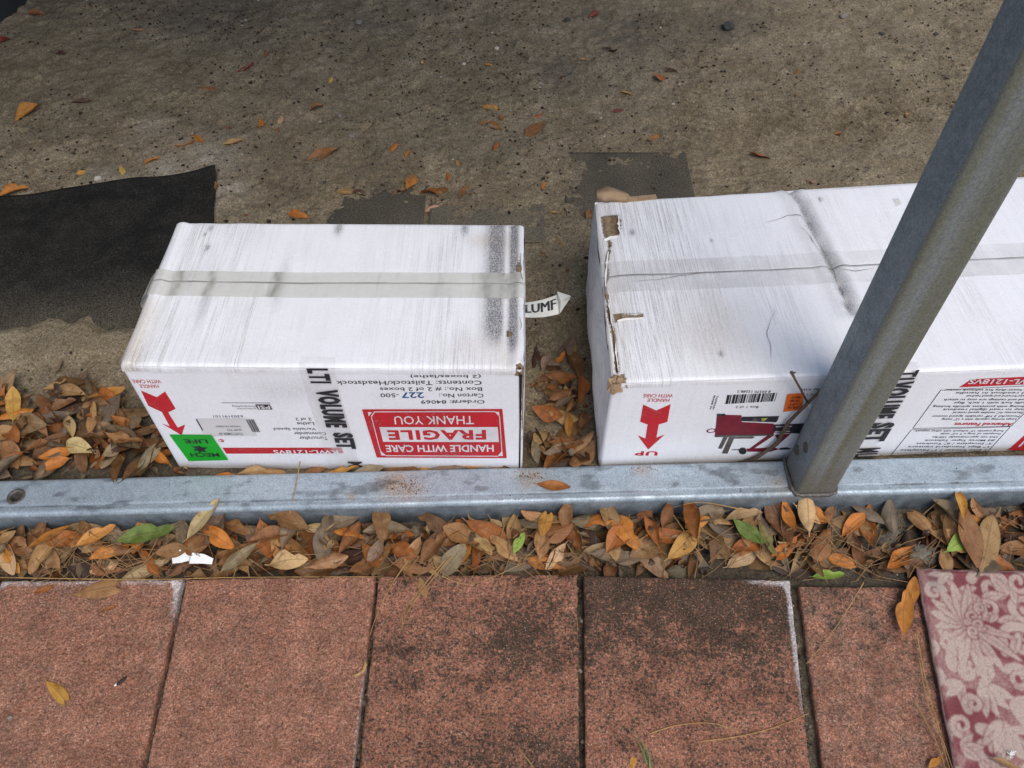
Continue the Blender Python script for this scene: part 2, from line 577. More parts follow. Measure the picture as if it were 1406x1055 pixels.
M = dict(
    soil=m_soil(), paver=m_paver(), card=m_card(), fabric=m_fabric(),
    rail=m_galv('galvanised_steel', (0.37, 0.435, 0.48), (0.27, 0.325, 0.37)),
    post=m_galv('weathered_galvanised_steel', (0.25, 0.285, 0.30), (0.18, 0.212, 0.23), stain=(0.165, 0.170, 0.150), metal=0.08, rough=0.62),
    brown=m_plain('torn_brown_corrugated', (0.42, 0.29, 0.175), (0.30, 0.195, 0.11), 0.9, 60, 0.7, 260),
    red=m_ink('red_print', (0.56, 0.018, 0.028)), black=m_ink('black_print', (0.022, 0.022, 0.026), amt=0.3),
    grey=m_ink('faded_black_print', (0.10, 0.10, 0.11), amt=0.7), blue=m_ink('blue_stamp_ink', (0.03, 0.10, 0.28), amt=0.3),
    white=m_ink('white_print', (0.78, 0.74, 0.76), amt=0.2), pink=m_ink('pink_print_under_tape', (0.62, 0.28, 0.30), amt=0.3),
    green=m_plain('green_sticker', (0.008, 0.40, 0.022), (0.010, 0.33, 0.02), 0.5, 30),
    orange=m_plain('orange_sticker', (0.78, 0.17, 0.02), (0.66, 0.13, 0.02), 0.5, 60),
    dred=m_plain('dark_red_picture_print', (0.21, 0.010, 0.025), (0.14, 0.008, 0.02), 0.55, 60),
    steelpic=m_plain('grey_picture_print', (0.12, 0.10, 0.09), (0.07, 0.06, 0.055), 0.55, 90),
    yellow=m_plain('yellow_picture_print', (0.55, 0.50, 0.12), None, 0.55, 60),
    tape=m_tape('dirty_clear_tape', (0.70, 0.69, 0.615), (0.75, 0.74, 0.68), 0.34, 0.55),
    clear=m_tape('clear_tape_on_white', (0.72, 0.70, 0.68), (0.64, 0.62, 0.60), 0.28, 0.20),
    whitetape=m_plain('white_plastic_tape', (0.60, 0.60, 0.56), (0.47, 0.47, 0.44), 0.4, 30, 0.2, 60),
    label=m_plain('shipping_label_paper', (0.68, 0.665, 0.655), (0.62, 0.61, 0.60), 0.4, 30),
    paper=m_plain('white_paper', (0.86, 0.86, 0.84), (0.80, 0.80, 0.78), 0.7, 40, 0.1, 60),
    paper2=m_plain('peeled_white_paper', (0.78, 0.76, 0.74), (0.66, 0.62, 0.56), 0.75, 90, 0.3, 200),
    leaf=m_leaf('dry_leaf', False), litter=m_leaf('dry_leaf_litter', True),
    twig=m_plain('grey_brown_bark', (0.15, 0.10, 0.065), (0.075, 0.05, 0.034), 0.9, 260, 0.8, 420),
    lichen=m_plain('pale_twig_wood', (0.52, 0.49, 0.44), (0.36, 0.32, 0.27), 0.9, 220),
    oldneedle=m_plain('old_pine_straw', (0.30, 0.175, 0.075), (0.17, 0.095, 0.042), 0.8, 60),
    needle=m_plain('dry_pine_needle', (0.44, 0.27, 0.10), (0.30, 0.165, 0.06), 0.7, 60),
    bits=m_attr('soil_crumb', 'bit_color'), grass=m_plain('grass_blade', (0.10, 0.17, 0.045), (0.16, 0.19, 0.06), 0.6, 50),
    dark=m_plain('dark_hole', (0.012, 0.012, 0.012), None, 0.8), bolt=m_plain('dull_zinc_bolt', (0.16, 0.15, 0.14), (0.09, 0.075, 0.06), 0.55, 220, 0.4, 300, metal=0.4),
    concrete=m_plain("rough_concrete", (0.22, 0.20, 0.165), (0.12, 0.105, 0.085), 0.95, 60, 0.9, 160, dist=0.006),
    roof=m_plain('painted_roof_sheet', (0.42, 0.42, 0.42), (0.36, 0.36, 0.36), 0.5, 4, metal=0.2),
    bug=m_plain('black_seed_husk', (0.02, 0.018, 0.016), None, 0.6),
)

# ------------------------------------------------------------------ layout numbers
ZD = 0.030                       # level of the dirt floor inside the carport
Z_RAIL = 0.055
RAIL_A = math.radians(1.7)
RAIL_C = Vector((0.0, 0.6905, 0.0))


def rail_y(x):
    return RAIL_C.y + np.asarray(x) * math.tan(RAIL_A)


B1 = dict(H=0.264, D=0.303)
_tl, _tr = pix(162.5, 501, ZD + B1['H']), pix(719.5, 506, ZD + B1['H'])
B1['L'] = (_tr - _tl).length
B1['rz'] = math.atan2(_tr.y - _tl.y, _tr.x - _tl.x)
_n = Vector((-math.sin(B1['rz']), math.cos(B1['rz']), 0))
B1['loc'] = (_tl + _tr) / 2 + _n * B1['D'] / 2
B1['loc'].z = ZD
B2 = dict(H=0.224, D=0.404, L=1.07, rz=math.radians(2.7))
_tl = pix(840, 523, ZD + B2['H'])
_x = Vector((math.cos(B2['rz']), math.sin(B2['rz']), 0))
_n = Vector((-math.sin(B2['rz']), math.cos(B2['rz']), 0))
B2['loc'] = _tl - _n * 0.003 + _x * B2['L'] / 2 + _n * B2['D'] / 2
B2['loc'].z = ZD

# ground cloth outlines (world xy)
MAT_TR, MAT_TL = pix(298, 234, ZD), pix(-420, 330, ZD)
MAT_BR, MAT_BL = pix(283, 480, ZD), pix(-560, 560, ZD)
MAT = [MAT_TL, MAT_TR, MAT_BR, MAT_BL]
PATCH1 = [pix(*p, ZD) for p in ((795, 236), (840, 226), (880, 222), (905, 215), (918, 217), (925, 232), (936, 240), (940, 275), (850, 300), (806, 300), (788, 262))]
PATCH2 = [pix(*p, ZD) for p in ((440, 318), (478, 292), (512, 272), (522, 252), (537, 252), (540, 272), (552, 292), (566, 320))]
PATCH3 = [pix(*p, ZD) for p in ((600, 322), (632, 300), (655, 284), (672, 280), (690, 292), (716, 296), (735, 322))]
SAND_LINE = [pix(-300, 470, ZD), pix(0, 449, ZD), pix(40, 450, ZD), pix(70, 434, ZD), pix(95, 446, ZD), pix(118, 437, ZD), pix(150, 450, ZD), pix(200, 452, ZD), pix(300, 452, ZD)]


def terrain(x, y):
    """height of the ground sheet and its soil masks"""
    x, y = np.asarray(x, float), np.asarray(y, float)
    n1 = fbm(x, y, 1.7, 3, 1) - 0.5
    n2 = fbm(x, y, 9.0, 4, 2) - 0.5
    n3 = fbm(x, y, 46.0, 3, 3) - 0.5
    n4 = fbm(x, y, 120.0, 2, 5) - 0.5
    lump = np.clip(fbm(x, y, 28.0, 3, 8) - 0.60, 0, 1)
    pit = np.clip(0.36 - fbm(x, y, 17.0, 3, 12), 0, 1)
    near = sstep(0.72, 1.25, y)
    z = ZD + 0.020 * n1 * near + 0.016 * n2 * (0.35 + 0.65 * near) + 0.007 * n3 + 0.0048 * n4 + 0.028 * lump - 0.015 * pit * near
    # shoe and rake marks in the sand on the right
    for (px, py, ang, w, hgt, per) in ((1060, 160, 35, 0.16, 0.06, 0.021), (1185, 165, 30, 0.15, 0.06, 0.018), (950, 155, 60, 0.10, 0.05, 0.022), (1000, 235, 85, 0.05, 0.05, 0.03)):
        c = pix(px, py, ZD)
        a = math.radians(ang)
        u = (x - c.x) * math.cos(a) + (y - c.y) * math.sin(a)
        v = -(x - c.x) * math.sin(a) + (y - c.y) * math.cos(a)
        msk = np.exp(-(u / w) ** 2 - (v / hgt) ** 2)
        z = z + msk * 0.0095 * np.sin((u + 0.02 * n2 + v * 0.25) * 2 * math.pi / per) - msk * 0.004
    sand = np.zeros_like(z)
    hum = np.zeros_like(z)
    damp = np.zeros_like(z)
    # pale powder round the cloth corner
    for (px, py, r) in ((285, 222, 0.09), (232, 238, 0.06), (312, 262, 0.045), (150, 250, 0.05), (215, 178, 0.04)):
        c = pix(px, py, ZD)
        sand = np.maximum(sand, np.exp(-((x - c.x) ** 2 + (y - c.y) ** 2) / r ** 2) * (0.25 + 0.75 * vnoise(x * 30, y * 30, 4)))
    for (px, py, r) in ((865, 45, 0.16), (1000, 35, 0.10), (300, 20, 0.16), (495, 35, 0.07), (770, 100, 0.10)):
        c = pix(px, py, ZD)
        damp = np.maximum(damp, 0.6 * np.exp(-((x - c.x) ** 2 + (y - c.y) ** 2) / r ** 2))
    # the big cloth: ground dips below it, sand climbs over its near edge
    dm = in_poly(x, y, [(p.x, p.y) for p in MAT])
    sl = np.interp(x, [p.x for p in SAND_LINE], [p.y for p in SAND_LINE])
    over = sl - y + 0.06 * (fbm(x, y, 12.0, 4, 21) - 0.5)
    inside = sstep(-0.006, 0.012, dm)
    z_in = np.clip(ZD - 0.010 + np.clip(over + 0.02, 0, 0.1) * 0.5, ZD - 0.010, ZD + 0.012) + 0.004 * n3
    z = z * (1 - inside) + z_in * inside
    # smaller scraps of cloth showing through
    for k, pp in enumerate((PATCH1, PATCH2, PATCH3)):
        d = in_poly(x, y, [(p.x, p.y) for p in pp])
        ins = sstep(-0.022, 0.030, d + (0.036, 0.045, 0.07)[k] * (fbm(x, y, 42.0, 4, 30 + k) - 0.5))
        z = z * (1 - ins) + (ZD - 0.0060 + 0.0016 * n4 + 0.0012 * n3) * ins
        damp = np.maximum(damp, 0.5 * sstep(-0.02, 0.0, d))
    # level pads under the cartons
    for B in (B1, B2):
        c, s = math.cos(-B['rz']), math.sin(-B['rz'])
        lx = c * (x - B['loc'].x) - s * (y - B['loc'].y)
        ly = s * (x - B['loc'].x) + c * (y - B['loc'].y)
        d = np.maximum(np.abs(lx) - B['L'] / 2, np.abs(ly) - B['D'] / 2)
        pad = sstep(0.03, -0.01, d)
        z = z * (1 - pad) + (ZD - 0.003) * pad
    # leaf gutter and the bed under the pavers
    ry = rail_y(x)
    hum = np.maximum(hum, 0.8 * sstep(0.10, 0.0, y - ry))
    hum = np.maximum(hum, 0.85 * sstep(pix(100, 560, ZD).y + 0.03, pix(100, 560, ZD).y - 0.02, y) * sstep(-0.33, -0.42, x))
    g = sstep(0.0, -0.035, y - ry)
    z_g = -0.024 + 0.010 * n2 + 0.008 * n3 + 0.03 * lump
    rt = pix(1200, 745, 0)
    bare = np.exp(-((x - rt.x) / 0.13) ** 2 - ((y - rt.y) / 0.06) ** 2)
    z_g = z_g + 0.012 * bare + 0.024 * sstep(-0.085, -0.035, y - ry) * sstep(0.0, -0.03, y - ry)
    z = z * (1 - g) + z_g * g
    damp = np.maximum(damp, 0.7 * bare)
    sand = np.maximum(sand, 0.5 * bare * vnoise(x * 40, y * 40, 4))
    p = sstep(0.553, 0.545, y)
    z = z * (1 - p) + (-0.015 + 0.008 * n3 + 0.005 * n4) * p
    hum = np.maximum(hum, 0.5 * p)
    return z, sand, hum, damp


# ------------------------------------------------------------------ ground sheet
def axis(lo, hi, step, far):
    core = np.arange(lo, hi + step * 0.5, step)
    g, d = [], step
    while not g or g[-1] < far:
        d *= 1.35
        g.append((g[-1] if g else 0) + d)
    g = np.array(g)
    return np.concatenate([(lo - g)[::-1], core, hi + g])


gx, gy = axis(-1.72, 1.72, 0.0042, 80), axis(0.20, 2.62, 0.0042, 80)
GX, GY = np.meshgrid(gx, gy, indexing='ij')
GZ, g_s, g_h, g_d = terrain(GX, GY)
soil_attr = np.stack([g_s, g_h, g_d, np.ones_like(g_s)], -1).reshape(-1, 4)
ground = link('ground', mesh_np('ground', np.stack([GX, GY, GZ], -1), grid_quads(len(gx), len(gy)), True, {'soil': soil_attr}), M['soil'])
tag(ground, kind='structure')


def ground_z(x, y):
    return float(terrain(np.array([x]), np.array([y]))[0][0])


# ------------------------------------------------------------------ ground cloth
def cloth(name, outline, n, z0, amp, label, seed, thick=0.0016, lift=None, bury=0.0, dusty=0.0):
    xs = [p.x for p in outline]
    ys = [p.y for p in outline]
    if len(outline) == 4:
        u = np.linspace(0, 1, n[0])
        v = np.linspace(0, 1, n[1])
        U, V = np.meshgrid(u, v, indexing='ij')
        P = [np.array(p[:2]) for p in outline]
        xy = ((1 - U) * (1 - V))[..., None] * P[0] + (U * (1 - V))[..., None] * P[1] + (U * V)[..., None] * P[2] + ((1 - U) * V)[..., None] * P[3]
        X, Y = xy[..., 0], xy[..., 1]
    else:
        X, Y = np.meshgrid(np.linspace(min(xs) - .02, max(xs) + .02, n[0]), np.linspace(min(ys) - .02, max(ys) + .02, n[1]), indexing='ij')
        U = V = np.full_like(X, 0.5)
    Z = z0 + amp * (fbm(X, Y, 7.0, 3, seed) - 0.5)
    if lift is not None:
        Z = Z + lift(U, V)
    s = bury * fbm(X, Y, 14.0, 4, seed + 2) + 0.6 * sstep(0.5, 1.0, V) * (len(outline) == 4)
    at = np.stack([s, s * 0 + dusty, s * 0, s * 0 + 1], -1).reshape(-1, 4)
    me = mesh_np(name, np.stack([X, Y, Z], -1), grid_quads(*n), True, {'soil': at})
    o = link(name, me, M['fabric'])
    md = o.modifiers.new('thickness', 'SOLIDIFY')
    md.thickness = thick
    return tag(o, label, 'ground cloth', 'scraps of black ground cloth')


cloth('ground_cloth', MAT, (150, 80), ZD - 0.0005, 0.010, 'large black ground cloth lying on the dirt left of the smaller carton', 3,
      lift=lambda U, V: 0.007 * sstep(0.06, 0.0, V) * (0.4 + vnoise(U * 14, V * 3, 2)) + 0.012 * sstep(0.93, 1.0, U) * sstep(0.25, 0.0, V) + 0.004 * np.sin(U * 17 + V * 5) * sstep(0.5, 0, V), bury=0.10)
cloth('ground_cloth', PATCH1, (50, 40), ZD - 0.0035, 0.002, 'grey scrap of ground cloth in the dirt behind the torn corner of the long carton', 5, bury=0.8, dusty=0.38)
cloth('ground_cloth', PATCH2, (40, 40), ZD - 0.0035, 0.002, 'small pointed scrap of ground cloth behind the middle of the smaller carton', 6, bury=0.6, dusty=0.40)
cloth('ground_cloth', PATCH3, (40, 30), ZD - 0.0035, 0.002, 'faint sandy scrap of ground cloth behind the right end of the smaller carton', 7, bury=1.1, dusty=0.75)

# ------------------------------------------------------------------ pavers
path = tag(link('paved_path', mesh_np('paved_path', [(-1.6, -1.2, -0.042), (1.6, -1.2, -0.042), (1.6, 0.548, -0.042), (-1.6, 0.548, -0.042)], [(0, 1, 2, 3)]), M['soil']), kind='structure')


def paver(c, nx, ny, lich, eff, seed, film=0.0, dz=0.0):
    """c: four world corners far-left, far-right, near-right, near-left; thick concrete slab with a worn arris"""
    u, v = np.linspace(0, 1, nx), np.linspace(0, 1, ny)
    e = 0.004
    # extra rows at the rim so the rounded arris is resolved
    rim = np.array([0, 0.15, 0.4, 0.7, 1.0]) * e / 0.29
    u = np.unique(np.concatenate([u[2:-2], rim, 1 - rim]))
    v = np.unique(np.concatenate([v[2:-2], rim, 1 - rim]))
    U, V = np.meshgrid(u, v, indexing='ij')
    P = [np.array((p[0], p[1])) for p in c]
    xy = ((1 - U) * (1 - V))[..., None] * P[0] + (U * (1 - V))[..., None] * P[1] + (U * V)[..., None] * P[2] + ((1 - U) * V)[..., None] * P[3]
    X, Y = xy[..., 0], xy[..., 1]
    ed = np.minimum.reduce([U, 1 - U, V, 1 - V]) * 0.29
    t = np.clip(1 - ed / e, 0, 1)
    Z = -e * (1 - np.sqrt(np.clip(1 - t * t, 0, 1)))
    Z = Z + 0.0016 * (fbm(X, Y, 5, 3, seed) - 0.5) + 0.0022 * (fbm(X, Y, 90, 3, seed + 1) - 0.5) + dz
    jag = 0.0028 * (fbm(X, Y, 60, 3, seed + 4) - 0.5) * sstep(0.012, 0, ed)
    X = X + jag
    Y = Y + jag
    n, m = U.shape
    a_l, a_e = np.clip(lich(U, V), 0, 1), np.clip(eff(U, V, ed), 0, 1)
    wear = np.stack([a_l, a_e, np.full_like(a_l, film) * fbm(X, Y, 6, 3, seed + 6), np.ones_like(a_l)], -1).reshape(-1, 4)
    co = np.stack([X, Y, Z], -1).reshape(-1, 3)
    q = grid_quads(n, m)[:, ::-1]
    # sides
    ring = [i * m for i in range(n)] + [(n - 1) * m + j for j in range(1, m)] + [i * m + m - 1 for i in range(n - 2, -1, -1)] + [j for j in range(m - 2, 0, -1)]
    low = co[ring].copy()
    low[:, 2] = -0.040
    base = len(co)
    k = len(ring)
    sq = [(ring[i], ring[(i + 1) % k], base + (i + 1) % k, base + i) for i in range(k)]
    co = np.concatenate([co, low])
    wear = np.concatenate([wear, wear[ring]])
    ctr = co.mean(0) * [1, 1, 0]
    me = mesh_np('paver', co - ctr, np.concatenate([q, np.array(sq)]), True, {'wear': wear})
    o = link('paver', me, M['paver'], path)
    o.location = ctr
    return o


def gpt(px, py):
    p = pix(px, py, 0)
    return np.array((p.x, p.y))


def slab(tl, tr, bl, br, depth=0.305):
    """corners from the far edge and the two side directions seen in the picture"""
    a, b = gpt(*tl), gpt(*tr)
    da, db = gpt(*bl) - a, gpt(*br) - b
    da, db = da / abs(da[1]) * depth, db / abs(db[1]) * depth
    return [a, b, b + db, a + da]


def nz(U, V, f, s):
    return fbm(U, V, f, 3, s)


S1 = slab((1, 797), (250, 795), (-62, 1055), (194, 1055))
S2 = slab((256, 794.5), (515.5, 790), (201, 1055), (485, 1055))
S3 = slab((520, 790), (793, 788), (493, 1055), (796, 1055))
S4 = slab((801, 790), (1085, 797), (804, 1055), (1113, 1055))
S5 = slab((1098, 803), (1372, 806), (1131, 1055), (1442, 1055))
paver(S1, 96, 96, lambda U, V: 0.04 + 0.12 * nz(U, V, 3, 1), lambda U, V, e: 0.85 * sstep(0.022, 0.0, V * 0.29) * (0.55 + 0.5 * nz(U, V, 7, 3)) + 0.75 * sstep(0.022, 0.002, (1 - U) * 0.29) * sstep(0.42, 0.05, V) + 0.35 * sstep(0.02, 0, U * .29) * sstep(.3, 0, V), 41, film=0.9)
paver(S2, 96, 96, lambda U, V: 0.10 + 0.34 * np.exp(-((U - 0.45) / 0.28) ** 2 - ((V - 0.22) / 0.25) ** 2) + 0.30 * np.exp(-((U - 0.85) / 0.3) ** 2 - ((V - 0.9) / 0.35) ** 2), lambda U, V, e: 0.55 * sstep(0.007, 0.0, (1 - U) * 0.29) * sstep(0.25, 0.5, V) + 0.42 * sstep(0.010, 0.0, U * 0.29) * sstep(0.1, 0.5, V), 45, film=0.5)
paver(S3, 96, 96, lambda U, V: 0.44 + 0.35 * nz(U, V, 4, 7) + 0.28 * np.exp(-((U - 0.72) / 0.22) ** 2 - ((V - 0.28) / 0.2) ** 2) + 0.2 * np.exp(-((U - 0.75) / 0.3) ** 2 - ((V - 0.85) / 0.15) ** 2), lambda U, V, e: 0 * U, 49)
paver(S4, 96, 96, lambda U, V: 0.40 + 0.46 * sstep(0.75, 0.10, V) * (0.35 + 0.9 * nz(U, V, 5, 9)) + 0.30 * nz(U, V, 9, 5), lambda U, V, e: 0.95 * sstep(0.016, 0.0, (1 - U) * 0.29) * sstep(0.95, 0.3, V) + 0.75 * sstep(0.022, 0.0, V * 0.29) * sstep(0.5, 0.95, U), 53)
paver(S5, 96, 96, lambda U, V: 0.22 + 0.5 * sstep(0.6, 0.1, V) * nz(U, V, 4, 11) + 0.2 * nz(U, V, 3, 12), lambda U, V, e: 0.28 * sstep(0.010, 0.0, U * 0.29), 57, film=0.8, dz=-0.004)
zero = lambda U, V, *e: 0 * U
gap = 0.006
ol = S1[0] - np.array((gap, 0)), S1[3] - np.array((gap, 0))
paver([ol[0] - np.array((0.30, 0)), ol[0], ol[1], ol[1] - np.array((0.30, 0))], 20, 20, lambda U, V: 0.2 + 0 * U, zero, 61)
orr = S5[1] + np.array((gap, 0)), S5[2] + np.array((gap, 0))
paver([orr[0], orr[0] + np.array((0.30, 0)), orr[1] + np.array((0.30, 0)), orr[1]], 20, 20, lambda U, V: 0.25 + 0 * U, zero, 62)
for k in range(7):                       # next course towards the house, below the frame
    x0 = -1.10 + k * 0.305
    paver([np.array(p) for p in ((x0, 0.240), (x0 + 0.299, 0.240), (x0 + 0.299, -0.06), (x0, -0.06))], 16, 16, lambda U, V: 0.25 + 0 * U, zero, 70 + k)

# ------------------------------------------------------------------ steel rail and post
def tube_profile(w, h, r, n=6):
    pts = []
    for cx, cz, a0 in ((w / 2 - r, h / 2 - r, 0), (-w / 2 + r, h / 2 - r, 90), (-w / 2 + r, -h / 2 + r, 180), (w / 2 - r, -h / 2 + r, 270)):
        for k in range(n + 1):
            a = math.radians(a0 + 90 * k / n)
            pts.append((cx + r * math.cos(a), cz + r * math.sin(a)))
    return pts


def make_rail():
    W, Hh = 0.067, 0.067
    prof = tube_profile(W, Hh, 0.008)
    # denser top so stains have somewhere to live
    xs = np.concatenate([[-2.2, -1.6, -1.1], np.arange(-0.92, 1.0, 0.006), [1.2, 1.7, 2.2]])
    top = [(y, Hh / 2) for y in np.linspace(W / 2 - 0.008, -W / 2 + 0.008, 30)[1:-1]]
    i7 = 7
    prof = prof[:i7] + top + prof[i7:]
    prof = np.array(prof)
    k = len(prof)
    X = np.repeat(xs[:, None], k, 1)
    Yp = np.repeat(prof[None, :, 0], len(xs), 0)
    Zp = np.repeat(prof[None, :, 1], len(xs), 0) + Z_RAIL - Hh / 2
    Zp = Zp + 0.0008 * (fbm(X, Yp, 9, 3, 80) - 0.5) * (Zp > 0.03)
    Zp = Zp - (0.0011 * np.exp(-((Yp + 0.0185) / 0.0019) ** 2) + 0.0007 * np.exp(-((Yp + 0.0225) / 0.0016) ** 2)) * (Zp > 0.045)
    co = np.stack([X, Yp, Zp], -1).reshape(-1, 3)
    q = []
    for i in range(len(xs) - 1):
        for j in range(k):
            q.append((i * k + j, i * k + (j + 1) % k, (i + 1) * k + (j + 1) % k, (i + 1) * k + j))
    st = np.zeros(X.shape)
    drk = np.zeros(X.shape)
    for (px, py, r, s) in ((543, 664, 0.026, 1.0), (560, 672, 0.022, 0.8), (728, 654, 0.022, 0.9), (884, 645, 0.014, 0.5), (482, 681, 0.008, .9), (1068, 665, 0.02, 0.5)):
        p = pix(px, py, Z_RAIL)
        ly = p.y - rail_y(p.x)
        st = np.maximum(st, s * np.exp(-((X - p.x) ** 2 + (Yp - ly) ** 2) / r ** 2))
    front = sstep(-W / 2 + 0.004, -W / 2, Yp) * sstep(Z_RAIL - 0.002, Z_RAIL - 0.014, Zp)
    drk = np.maximum(drk, front * 1.0)  # front face darkened: grime, plus its weak light and dull reflections painted in
    bp = pix(1110, 675, Z_RAIL)
    drk = np.maximum(drk, 0.7 * np.exp(-((X - bp.x) / 0.07) ** 2) * sstep(-0.01, -W / 2, Yp))
    drk = np.maximum(drk, 0.45 * sstep(-0.022, -0.028, Yp) * fbm(X, Yp, 40, 3, 83))
    drk = np.maximum(drk, 0.75 * np.exp(-((Yp + 0.0185) / 0.0022) ** 2) * sstep(0.40, 0.6, fbm(X, Yp * 0, 11, 4, 84)) * (Zp > 0.045))
    drk = np.maximum(drk, 0.55 * sstep(0.62, 0.72, fbm(X, Yp * 2, 30, 4, 85)))
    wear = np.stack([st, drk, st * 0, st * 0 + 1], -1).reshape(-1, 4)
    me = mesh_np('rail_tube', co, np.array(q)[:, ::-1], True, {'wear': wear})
    bm = bmesh.new()
    bm.from_mesh(me)
    for i in (0, len(xs) - 1):
        vs = [v for v in bm.verts if abs(v.co.x - xs[i]) < 1e-5]
        ctr = Vector((xs[i], 0, Z_RAIL - Hh / 2))
        vs.sort(key=lambda v: math.atan2(v.co.z - ctr.z, v.co.y))
        try:
            bm.faces.new(vs)
        except ValueError:
            pass
    bmesh.ops.recalc_face_normals(bm, faces=bm.faces)
    # round bolt hole: cut with a drill
    bm.to_mesh(me)
    bm.free()
    root = thing('base_rail', 'long grey galvanised steel base rail lying in front of both cartons', 'rail', RAIL_C, RAIL_A)
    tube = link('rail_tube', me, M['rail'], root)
    hp = pix(22, 682, Z_RAIL)
    hx, hy = hp.x / math.cos(RAIL_A), hp.y - float(rail_y(hp.x))
    cut = MB()
    cut.tube([(hx, hy, Z_RAIL - 0.05), (hx, hy, Z_RAIL + 0.02)], 0.0085, 24)
    cu = cut.build('drill', M['dark'], root)
    md = tube.modifiers.new('hole', 'BOOLEAN')
    md.object = cu
    md.operation = 'DIFFERENCE'
    md.solver = 'EXACT'
    dg = bpy.context.evaluated_depsgraph_get()
    dg.update()
    me2 = bpy.data.meshes.new_from_object(tube.evaluated_get(dg), preserve_all_data_layers=True, depsgraph=dg)
    tube.modifiers.clear()
    tube.data = me2
    bpy.data.objects.remove(cu, do_unlink=True)
    rim = MB()
    n = 28
    prof2 = ((0.0084, -0.003), (0.0088, 0.0006), (0.0118, 0.0016), (0.0142, 0.0003))
    vs, fs = [], []
    for i in range(n):
        a = 2 * math.pi * i / n
        for r, z in prof2:
            vs.append((hx + r * math.cos(a), hy + r * math.sin(a), Z_RAIL + z))
    m = len(prof2)
    for i in range(n):
        for j in range(m - 1):
            fs.append((i * m + j, ((i + 1) % n) * m + j, ((i + 1) % n) * m + j + 1, i * m + j + 1))
    rim.add(vs, [f[::-1] for f in fs])
    rim.build('hole_rim', M['bolt'], root, True)
    return root


rail = make_rail()

PW = 0.0645
POST_X = 0.4425 + PW / 2
POST_Y = float(rail_y(POST_X)) + 0.0005
post = thing('carport_post', 'upright square galvanised steel post standing on the base rail', 'post', (POST_X, POST_Y, Z_RAIL), RAIL_A)


def make_post():
    prof = tube_profile(PW, PW, 0.0075)
    zs = [0.0, 0.004, 0.02, 0.05, 0.1, 0.2, 0.4, 0.8, 1.2, 1.7, 2.12]
    vs, fs = [], []
    k = len(prof)
    for z in zs:
        vs += [(x, y, z) for x, y in prof]
    for i in range(len(zs) - 1):
        for j in range(k):
            fs.append((i * k + j, i * k + (j + 1) % k, (i + 1) * k + (j + 1) % k, (i + 1) * k + j))
    fs.append(tuple(range((len(zs) - 1) * k, len(zs) * k)))
    pt = MB().add(vs, fs).build('post_tube', M['post'], post, True)
    al = pt.data.attributes.new('algae', 'FLOAT', 'POINT')
    al.data.foreach_set('value', [1.0 if y < -PW / 2 + 0.004 else 0.12 for x, y, z in vs])
    # weld seam round the foot
    w = MB()
    pr = tube_profile(PW + 0.005, PW + 0.005, 0.012)
    n = len(pr)
    pts = []
    for i, (x, y) in enumerate(pr + [pr[0]]):
        pts.append((x, y, 0.001 + 0.0012 * math.sin(i * 2.7)))
    w.tube(pts, [0.0034 + 0.0009 * math.sin(i * 1.9) for i in range(len(pts))], 6)
    w.build('weld_seam', M['bolt'], post, True)
    for (dy, dz) in ((-0.004, 0.088), (0.014, 0.055)):
        b = MB()
        xo = -PW / 2
        ring, n = [], 20
        prof2 = ((0.0088, 0.0), (0.0086, -0.0016), (0.0066, -0.0024), (0.0056, -0.0006), (0.0001, -0.0005))
        vs, fs = [], []
        for i in range(n):
            a = 2 * math.pi * i / n
            for r, x in prof2:
                vs.append((xo + x, dy + r * math.cos(a), dz + r * math.sin(a)))
        m = len(prof2)
        for i in range(n):
            for j in range(m - 1):
                fs.append((i * m + j, ((i + 1) % n) * m + j, ((i + 1) % n) * m + j + 1, i * m + j + 1))
        b.add(vs, fs)
        b.build('bolt', M['bolt'], post, True)


make_post()
